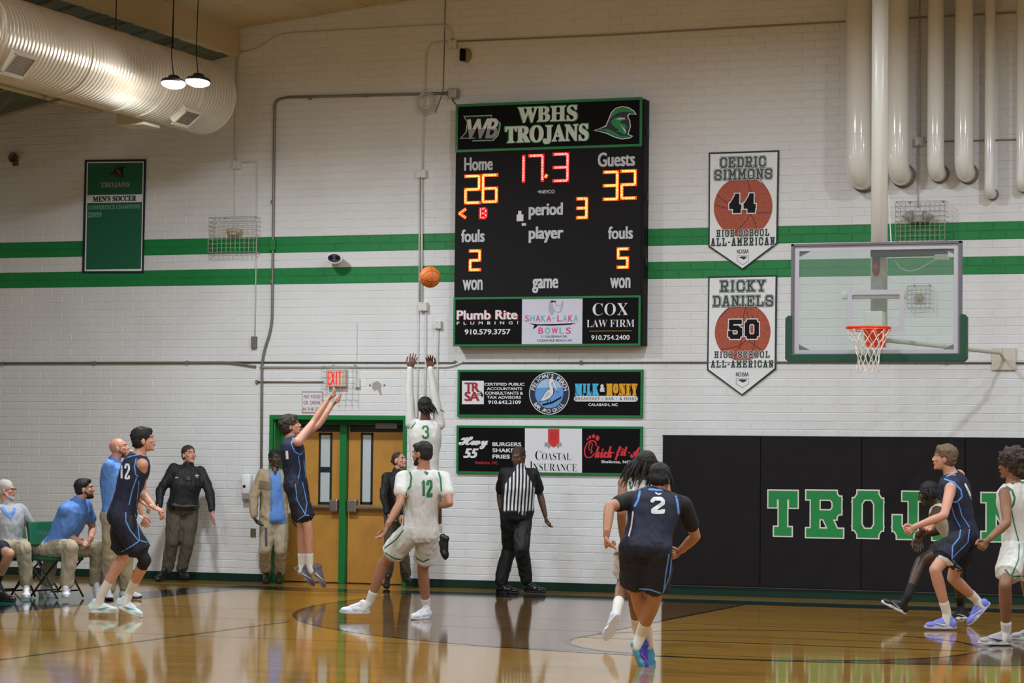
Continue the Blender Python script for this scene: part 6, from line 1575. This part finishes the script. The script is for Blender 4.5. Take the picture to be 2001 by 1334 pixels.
# 10 female officer
p = person('woman officer in black uniform with tied back hair standing by the right door', 1.66, (776, 1146),
    dict(pelvis=Z(275, 800), neck=Z(275, 600), head=Z(287, 540), armr=(Z(212, 700), -1, Z(232, 790), -1, Z(245, 810)), arml=(Z(320, 700), -1, Z(300, 790), -1, Z(290, 810)),
         legr=(Z(245, 950), -1, Z(232, 1085), 1, Z(228, 1105), Z(225, 1130), -.2), legl=(Z(305, 950), -1, Z(315, 1080), 1, Z(305, 1100), Z(330, 1108), -.2)),
    'fair', 'bun', HAIRB, psi=25, hd=50, hpitch=14, top='uniform', topm=UNI, bottom='pants', botm=UNIP, sleeve=1.9, shoes={'u': SHOEK, 's': SOLEK}, socks=False, female=True, lg=.95, fwd=.36)
# 11 white 12
p = person('bearded player in white jersey 12 seen from behind, wide stance', 1.88, (832, 1214),
    dict(pelvis=Z(382, 870), neck=Z(402, 578), head=Z(392, 505), sl=Z(300, 618), sr=Z(492, 618), arml=(Z(288, 735), -1, Z(228, 842), -1, Z(212, 885)), armr=(Z(520, 735), -1, Z(455, 748), 1, Z(430, 740)),
         legl=(Z(215, 1010), 1, Z(150, 1190), 1, Z(150, 1252), Z(52, 1246)), legr=(Z(395, 1045), 1, Z(412, 1220), 1, Z(432, 1278), Z(372, 1272), -.16)),
    'tan', 'short', HAIRK, psi=192, psip=200, hd=238, hpitch=-4, top='tee', topm=JW, bottom='shorts', botm=JW, beard=HAIRK, sleeve=.55, shoes={'u': SHOEW, 's': SOLEW}, curl=(.35, .5), hem=.72, fat=1.03, sockh=.10)
tr = [bvh(p['top'])]; ts = [bvh(p['bottom'])]
number(p['top'], tr, '12', (*Z(388, 625), *Z(438, 708)), .026, JG)
ribbon(p['top'], tr, Z(370, 568, 400, 572, 435, 568), .016, JG, 'neck_trim'); ribbon(p['top'], tr, Z(330, 575, 342, 610, 338, 655, 322, 675), .018, JG, 'shoulder_trim'); ribbon(p['top'], tr, Z(466, 580, 478, 620, 482, 680), .016, JG, 'shoulder_trim')
ribbon(p['top'], tr, Z(322, 680, 308, 760, 306, 840), .010, JG, 'side_piping'); ribbon(p['top'], tr, Z(403, 590, 418, 592, 412, 602), .02, JG, 'neck_emblem')
ribbon(p['bottom'], ts, Z(305, 860, 270, 905, 215, 945), .012, JG, 'shorts_piping'); ribbon(p['bottom'], ts, Z(222, 965, 262, 992, 300, 998), .012, JG, 'hem_trim'); ribbon(p['bottom'], ts, Z(365, 990, 395, 1008, 425, 995), .012, JG, 'hem_trim')
# 12 referee
Z = ZD
p = person('bald referee in black and white striped shirt walking along the wall', 1.84, (1005, 1160),
    dict(pelvis=Z(350, 600), neck=Z(372, 250), head=Z(364, 158), sr=Z(262, 285), sl=Z(478, 285), armr=(Z(222, 440), 1, Z(240, 600), -1, Z(252, 690)), arml=(Z(530, 440), 1, Z(572, 610), -1, Z(582, 700)),
         legr=(Z(300, 850), 1, Z(225, 1130), 1, Z(190, 1200), Z(345, 1205), -.08), legl=(Z(390, 860), -1, Z(430, 1110), 1, Z(405, 1195), Z(540, 1200), -.12)),
    'dark', 'crop', mat('hair_thin', (60, 44, 36), .7), psi=6, psip=25, hd=-22, hpitch=-14, top='uniform', topm=CLB, bottom='pants', botm=mat('ref_trousers', (20, 20, 22), .7, noise=.1), fat=1.22, sleeve=.74, shoes={'u': mat('shoe_gloss_black', (18, 18, 20), .2), 's': SOLEK}, socks=False, curl=(.4, .6))
tr = [bvh(p['top'])]
me = p['top'].data; J = p['J']; a1 = me.attributes.new('across', 'FLOAT', 'POINT'); a2 = me.attributes.new('panel', 'FLOAT', 'POINT')
nk = (J['sl']+J['sr'])/2+p['uc']*.045; off_ = WORLD[p['top'].name]
for v in me.vertices:
    q = v.co+off_-nk; u_ = q.dot(p['lc']); t_ = q.dot(p['uc'])
    a1.data[v.index].value = u_
    lim = .062+min(.13, max(0, -t_+.0)*.62)
    a2.data[v.index].value = (lim-abs(u_))*20
sm = bpy.data.materials.new('striped_cloth'); sm.use_nodes = True; nt = sm.node_tree; b = nt.nodes['Principled BSDF']; b.inputs['Roughness'].default_value = .8
A1 = nt.nodes.new('ShaderNodeAttribute'); A1.attribute_name = 'across'; A2 = nt.nodes.new('ShaderNodeAttribute'); A2.attribute_name = 'panel'
def mth(op, *v):
    n = nt.nodes.new('ShaderNodeMath'); n.operation = op
    for i_, x in enumerate(v):
        if isinstance(x, (int, float)): n.inputs[i_].default_value = x
        else: nt.links.new(x, n.inputs[i_])
    return n.outputs[0]
st_ = mth('GREATER_THAN', mth('SINE', mth('MULTIPLY', A1.outputs['Fac'], 2*pi/.043)), 0.); pn = mth('GREATER_THAN', A2.outputs['Fac'], 0.)
mx = nt.nodes.new('ShaderNodeMixRGB'); nt.links.new(mth('MULTIPLY', st_, pn), mx.inputs[0]); mx.inputs[1].default_value = rgb(22, 22, 24); mx.inputs[2].default_value = rgb(214, 214, 218)
nt.links.new(mx.outputs[0], b.inputs['Base Color']); me.materials.clear(); me.materials.append(sm); p['top'].name = 'striped_shirt'; WORLD['striped_shirt'] = off_
ribbon(p['body'], [bvh(p['body'])], Z(222, 592, 256, 592), .016, mat('band_yellow', (170, 140, 50), .5), 'wristband')
h_ = cam_pt(*Z(570, 680), (p['J']['wl']-CAM).dot(CF)-.06); MB().rbox(h_.x-.02, h_.y-.02, h_.z-.02, h_.x+.02, h_.y+.02, h_.z+.02, .008).build('whistle', SHOEW, p['root'], smooth=True)
# 13 dreads, white, behind navy 2
Z = ZE
p = person('white-jerseyed runner with long dreadlocks, mostly hidden by navy number 2', 1.90, (1190, 1262),
    dict(pelvis=Z(300, 600), neck=Z(330, 240), head=Z(338, 165), arml=(Z(205, 420), -1, Z(212, 560), 1, Z(215, 600)), armr=(Z(470, 420), -1, Z(440, 540), 1, Z(430, 560)),
         legl=(Z(215, 790), 1, Z(182, 930), -1, Z(190, 962), Z(118, 1112), -.05, -.14, (-.25, .9, .1)), legr=(Z(275, 850), 1, Z(285, 1030), 1, Z(300, 1100), Z(330, 1120), .25),
         sway=(-.3, 0, .25), hlen=.26),
    'mid', 'dreads', HAIRK, psi=178, hd=178, top='tank', topm=JW, bottom='shorts', botm=JW, grounded=False, shoes={'u': SHOEW, 's': SOLEW}, curl=(.5, .5), hem=.72, sz=1.05)
tr = [bvh(p['top'])]; ribbon(p['top'], tr, Z(248, 245, 256, 290), .018, JG, 'shoulder_trim')
# 14 navy 2
p = person('sprinting player in navy jersey 2 over black tee, seen from behind', 1.86, (1250, 1312),
    dict(pelvis=Z(335, 610), neck=Z(405, 300), head=Z(412, 238), sl=Z(268, 345), sr=Z(540, 375), arml=(Z(140, 385), -1, Z(124, 540), -1, Z(122, 615)), armr=(Z(605, 545), 1, Z(520, 625), 1, Z(485, 640)),
         legl=(Z(290, 850), 1, Z(345, 1060), 1, Z(352, 1095), Z(358, 1205), .12, .12, (-.2, .9, .2)), legr=(Z(382, 880), 1, Z(312, 1070), 1, Z(252, 1118), Z(325, 1290), .02, -.02, (.75, .3, .4)), sway=(0, 0, 0), hlen=.12),
    'tan', 'braids', HAIRK, psi=176, psip=172, hd=170, hpitch=-18, top='tee_tank', topm=NAVY, bottom='shorts', botm=NAVYS, sleeve=.62, shoes={'u': mat('shoe_blue_purple', (62, 74, 204), .5, noise=.5, nscale=9), 's': mat('sole_teal', (70, 160, 196), .5), 'stripe': mat('shoe_magenta', (190, 60, 150), .5)}, curl=(1.05, 1.05), hdirs=((0, 1, 0), (0, 0, -1)), hem=.77, fat=1.06, muscle=1.05, dn=.22, grounded=False, sockh=.14)
tr = [bvh(p['top'])]; ts = [bvh(p['bottom'])]
number(p['top'], tr, '2', (*Z(362, 335), *Z(438, 420)), .030, PRINTW)
ribbon(p['top'], tr, Z(305, 298, 296, 345, 275, 385), .018, LBL, 'shoulder_trim'); ribbon(p['top'], tr, Z(500, 325, 508, 370, 514, 425), .018, LBL, 'shoulder_trim'); ribbon(p['top'], tr, Z(350, 290, 400, 295, 440, 292), .016, LBL, 'neck_trim')
ribbon(p['top'], tr, Z(388, 308, 402, 318, 420, 314), .010, PRINTW, 'neck_emblem')
ribbon(p['top'], tr, Z(268, 410, 258, 490, 240, 560), .012, PRINTW, 'side_piping'); ribbon(p['top'], tr, Z(512, 470, 495, 560, 478, 610), .010, LBL, 'side_piping')
ribbon(p['bottom'], ts, Z(300, 828, 360, 832, 425, 855), .012, LBL, 'hem_trim'); ribbon(p['bottom'], ts, Z(462, 640, 445, 740, 432, 845), .010, LBL, 'shorts_piping'); ribbon(p['bottom'], ts, Z(478, 640, 465, 760, 430, 850), .008, LBL, 'shorts_piping')
# 15 bent dark player behind
Z = ZF
p = person('crouching dark-skinned player in cream jersey behind the navy runner', 1.85, (1880, 1213),
    dict(pelvis=Z(520, 640), neck=Z(400, 405), head=Z(345, 345), armr=(Z(440, 560), 1, Z(300, 600), -1, Z(280, 680)), arml=(Z(350, 520), -1, Z(285, 600), 1, Z(300, 690)),
         legl=(Z(300, 745), -1, Z(225, 950), -1, Z(215, 1065), Z(62, 990)), legr=(Z(520, 830), 1, Z(535, 1000), 1, Z(590, 1092), Z(505, 1098), -.12), sway=(.3, 0, 0), hlen=.13),
    'deep', 'dreads', HAIRK, psi=262, hd=270, hpitch=-16, top='tank', topm=mat('jersey_cream', (196, 186, 164), .7), bottom='shorts', botm=mat('shorts_dark', (34, 34, 36), .8), shoes={'u': SHOEK, 's': SOLEW, 'stripe': GREY, 'sock': CLB}, hem=.6, grounded=False)
# 16 navy right
p = person('tall player in navy jersey 1 striding left with lavender shoes', 1.96, (1840, 1229),
    dict(pelvis=Z(560, 600), neck=Z(480, 232), head=Z(442, 140), sl=Z(478, 318), arml=(Z(440, 480), -1, Z(262, 548), -1, Z(205, 580)), armr=(Z(470, 440), 1, Z(380, 520), 1, Z(360, 545)),
         legl=(Z(385, 800), -1, Z(455, 1055), 1, Z(515, 1148), Z(320, 1152)), legr=(Z(490, 850), 1, Z(628, 975), 1, Z(718, 1000), Z(606, 1118), 0, 0)),
    'fair', 'flow', HAIRL, psi=248, psip=262, hd=268, hpitch=4, top='tank', topm=NAVY, bottom='shorts', botm=NAVYS, shoes={'u': mat('shoe_lavender', (122, 132, 222), .5), 's': mat('sole_lavender', (190, 194, 232), .5), 'stripe': SHOEW}, curl=(.95, .6), hdirs=((0, 0, -1), None), hem=.68, sockh=.10)
tr = [bvh(p['top'])]; ts = [bvh(p['bottom'])]
ribbon(p['top'], tr, Z(563, 290, 585, 335, 603, 382), .018, PRINTW, 'jersey_number')
ribbon(p['top'], tr, Z(440, 262, 500, 285, 540, 330, 545, 370, 515, 400, 482, 400), .016, LBL, 'arm_trim'); ribbon(p['top'], tr, Z(452, 248, 480, 238, 508, 240), .012, LBL, 'neck_trim')
ribbon(p['top'], tr, Z(480, 410, 498, 480, 536, 550), .010, LBL, 'side_piping'); ribbon(p['top'], tr, Z(525, 405, 545, 480, 590, 550), .010, LBL, 'side_piping')
ribbon(p['bottom'], ts, Z(538, 560, 530, 610, 490, 660, 486, 740, 545, 800), .012, LBL, 'shorts_piping'); ribbon(p['bottom'], ts, Z(590, 560, 580, 640, 520, 700, 486, 735), .010, LBL, 'shorts_piping')
ribbon(p['bottom'], ts, Z(402, 725, 450, 745, 500, 790, 550, 815), .05, PRINTW, 'hem_band')
# 17 white right edge
p = person('player in white jersey with big curly hair at the right edge', 1.93, (1955, 1258),
    dict(pelvis=Z(895, 660), neck=Z(850, 280), head=Z(835, 178), sl=Z(800, 345), arml=(Z(812, 520), -1, Z(695, 625), -1, Z(625, 690)), armr=(Z(960, 520), 1, Z(930, 640), 1, Z(920, 700)),
         legl=(Z(800, 890), -1, Z(808, 1160), 1, Z(848, 1245), Z(695, 1235)), legr=(Z(930, 880), 1, Z(990, 1100), 1, Z(1030, 1200), Z(930, 1210))),
    'mid', 'afro', HAIRB, psi=232, psip=235, hd=248, top='tank', topm=JW, bottom='shorts', botm=JW, shoes={'u': mat('shoe_pale_grey', (168, 166, 172), .5), 's': SOLEW, 'stripe': SHOEK}, curl=(.95, .5), hdirs=((0, 0, -1), None), hem=.72, sockh=.08)
tr = [bvh(p['top'])]; ts = [bvh(p['bottom'])]
ribbon(p['top'], tr, Z(800, 298, 842, 325, 858, 370, 850, 410, 835, 430), .018, JG, 'arm_trim'); ribbon(p['top'], tr, Z(838, 285, 880, 275, 913, 278), .016, JG, 'neck_trim')
ribbon(p['top'], tr, Z(838, 440, 858, 540, 885, 640), .010, JG, 'side_piping'); ribbon(p['bottom'], ts, Z(885, 640, 882, 730, 850, 810, 835, 835), .010, JG, 'shorts_piping'); ribbon(p['bottom'], ts, Z(800, 795, 835, 835, 913, 835), .012, JG, 'hem_trim')

# ------------------------------------------------------------------ basketball in flight
bp = cam_pt(840, 541, 5040/172)
t = thing('basketball', bp-V((0, 0, .12)), 'orange basketball in the air above the raised hands', 'basketball')
bb_ = MB().sphere(bp, .121, 32).build('ball_cover', mat('ball_orange', (216, 112, 42), .55, noise=.2, nscale=40, bump=.2, bscale=250), t, smooth=True)
Rb = Matrix.Rotation(.6, 3, 'Z') @ Matrix.Rotation(.5, 3, 'X'); SEAM = mat('ball_seam_black', (40, 24, 18), .6)
for ax in ((1, 0, 0), (0, 0, 1)):
    a = Rb @ V(ax); u = a.orthogonal().normalized(); w = a.cross(u); MB().tube([bp+(u*cos(2*pi*k/40)+w*sin(2*pi*k/40))*.1205 for k in range(40)], .0026, 5, closed=True).build('seam', SEAM, t)
for sg in (-1, 1):
    a = Rb @ V((0, 1, 0)); u = a.orthogonal().normalized(); w = a.cross(u); MB().tube([bp+(a*sg*(.06+.025*cos(4*pi*k/40)*0)+(u*cos(2*pi*k/40)+w*sin(2*pi*k/40))*.1045) for k in range(40)], .0026, 5, closed=True).build('seam', SEAM, t)

# ------------------------------------------------------------------ folding chairs
CHG = mat('chair_green', (18, 98, 66), .5); CHF = mat('chair_frame', (30, 34, 32), .4, metal=.4)
def chair(x, y, rz, label):
    M = Matrix.Translation((x, y, 0)) @ Matrix.Rotation(rz, 4, 'Z')   # front is local +y
    t = thing('folding_chair', (x, y, 0), label, 'chair', 'green folding chairs of the team bench')
    T = lambda *p: M @ V(p)
    MB().rbox(-.21, -.20, .425, .21, .20, .47, .02, M).build('seat', CHG, t)
    Mb = M @ Matrix.Translation((0, -.24, .72)) @ Matrix.Rotation(radians(8), 4, 'X')
    MB().rbox(-.23, -.018, -.13, .23, .018, .14, .015, Mb).build('backrest', CHG, t)
    mb_ = MB()
    wall_text(mb_, 'TROJANS', -.16, -.03, .16, .03, 0, .02); me_v = [Mb @ V((-v[0], .0205, v[2])) for v in mb_.v]; mb_.v = [tuple(v) for v in me_v]
    mb_.build('back_lettering', mat('chair_print', (120, 170, 150), .5), t)
    for sx in (-.225, .225):
        MB().tube([T(sx, -.27, .86), T(sx, -.23, .6), T(sx, .18, .02)], .012, 8).build('leg', CHF, t)
        MB().tube([T(sx*.92, .16, .44), T(sx*.92, -.02, .25), T(sx*.92, -.22, .02)], .012, 8).build('leg', CHF, t)
    MB().tube([T(-.225, .10, .09), T(.225, .10, .09)], .009, 6).build('stretcher', CHF, t); MB().tube([T(-.207, -.17, .09), T(.207, -.17, .09)], .009, 6).build('stretcher', CHF, t)
for p, lab in zip(SEATS, ('green folding chair under the dark-haired man in blue', 'green folding chair under the grey-haired older man', 'green folding chair under the person at the frame edge')):
    f = p['fp']; f = V((f.x, f.y, 0)).normalized(); c = p['pel']+f*.06; z_ = p['pel'].z
    chair(c.x, c.y, atan2(-f.x, f.y), lab)
c = atz(82, 1190, 0); c = at(76, 1020, -3.3)
chair(c.x, c.y, radians(-75), 'empty green folding chair between the two seated men')
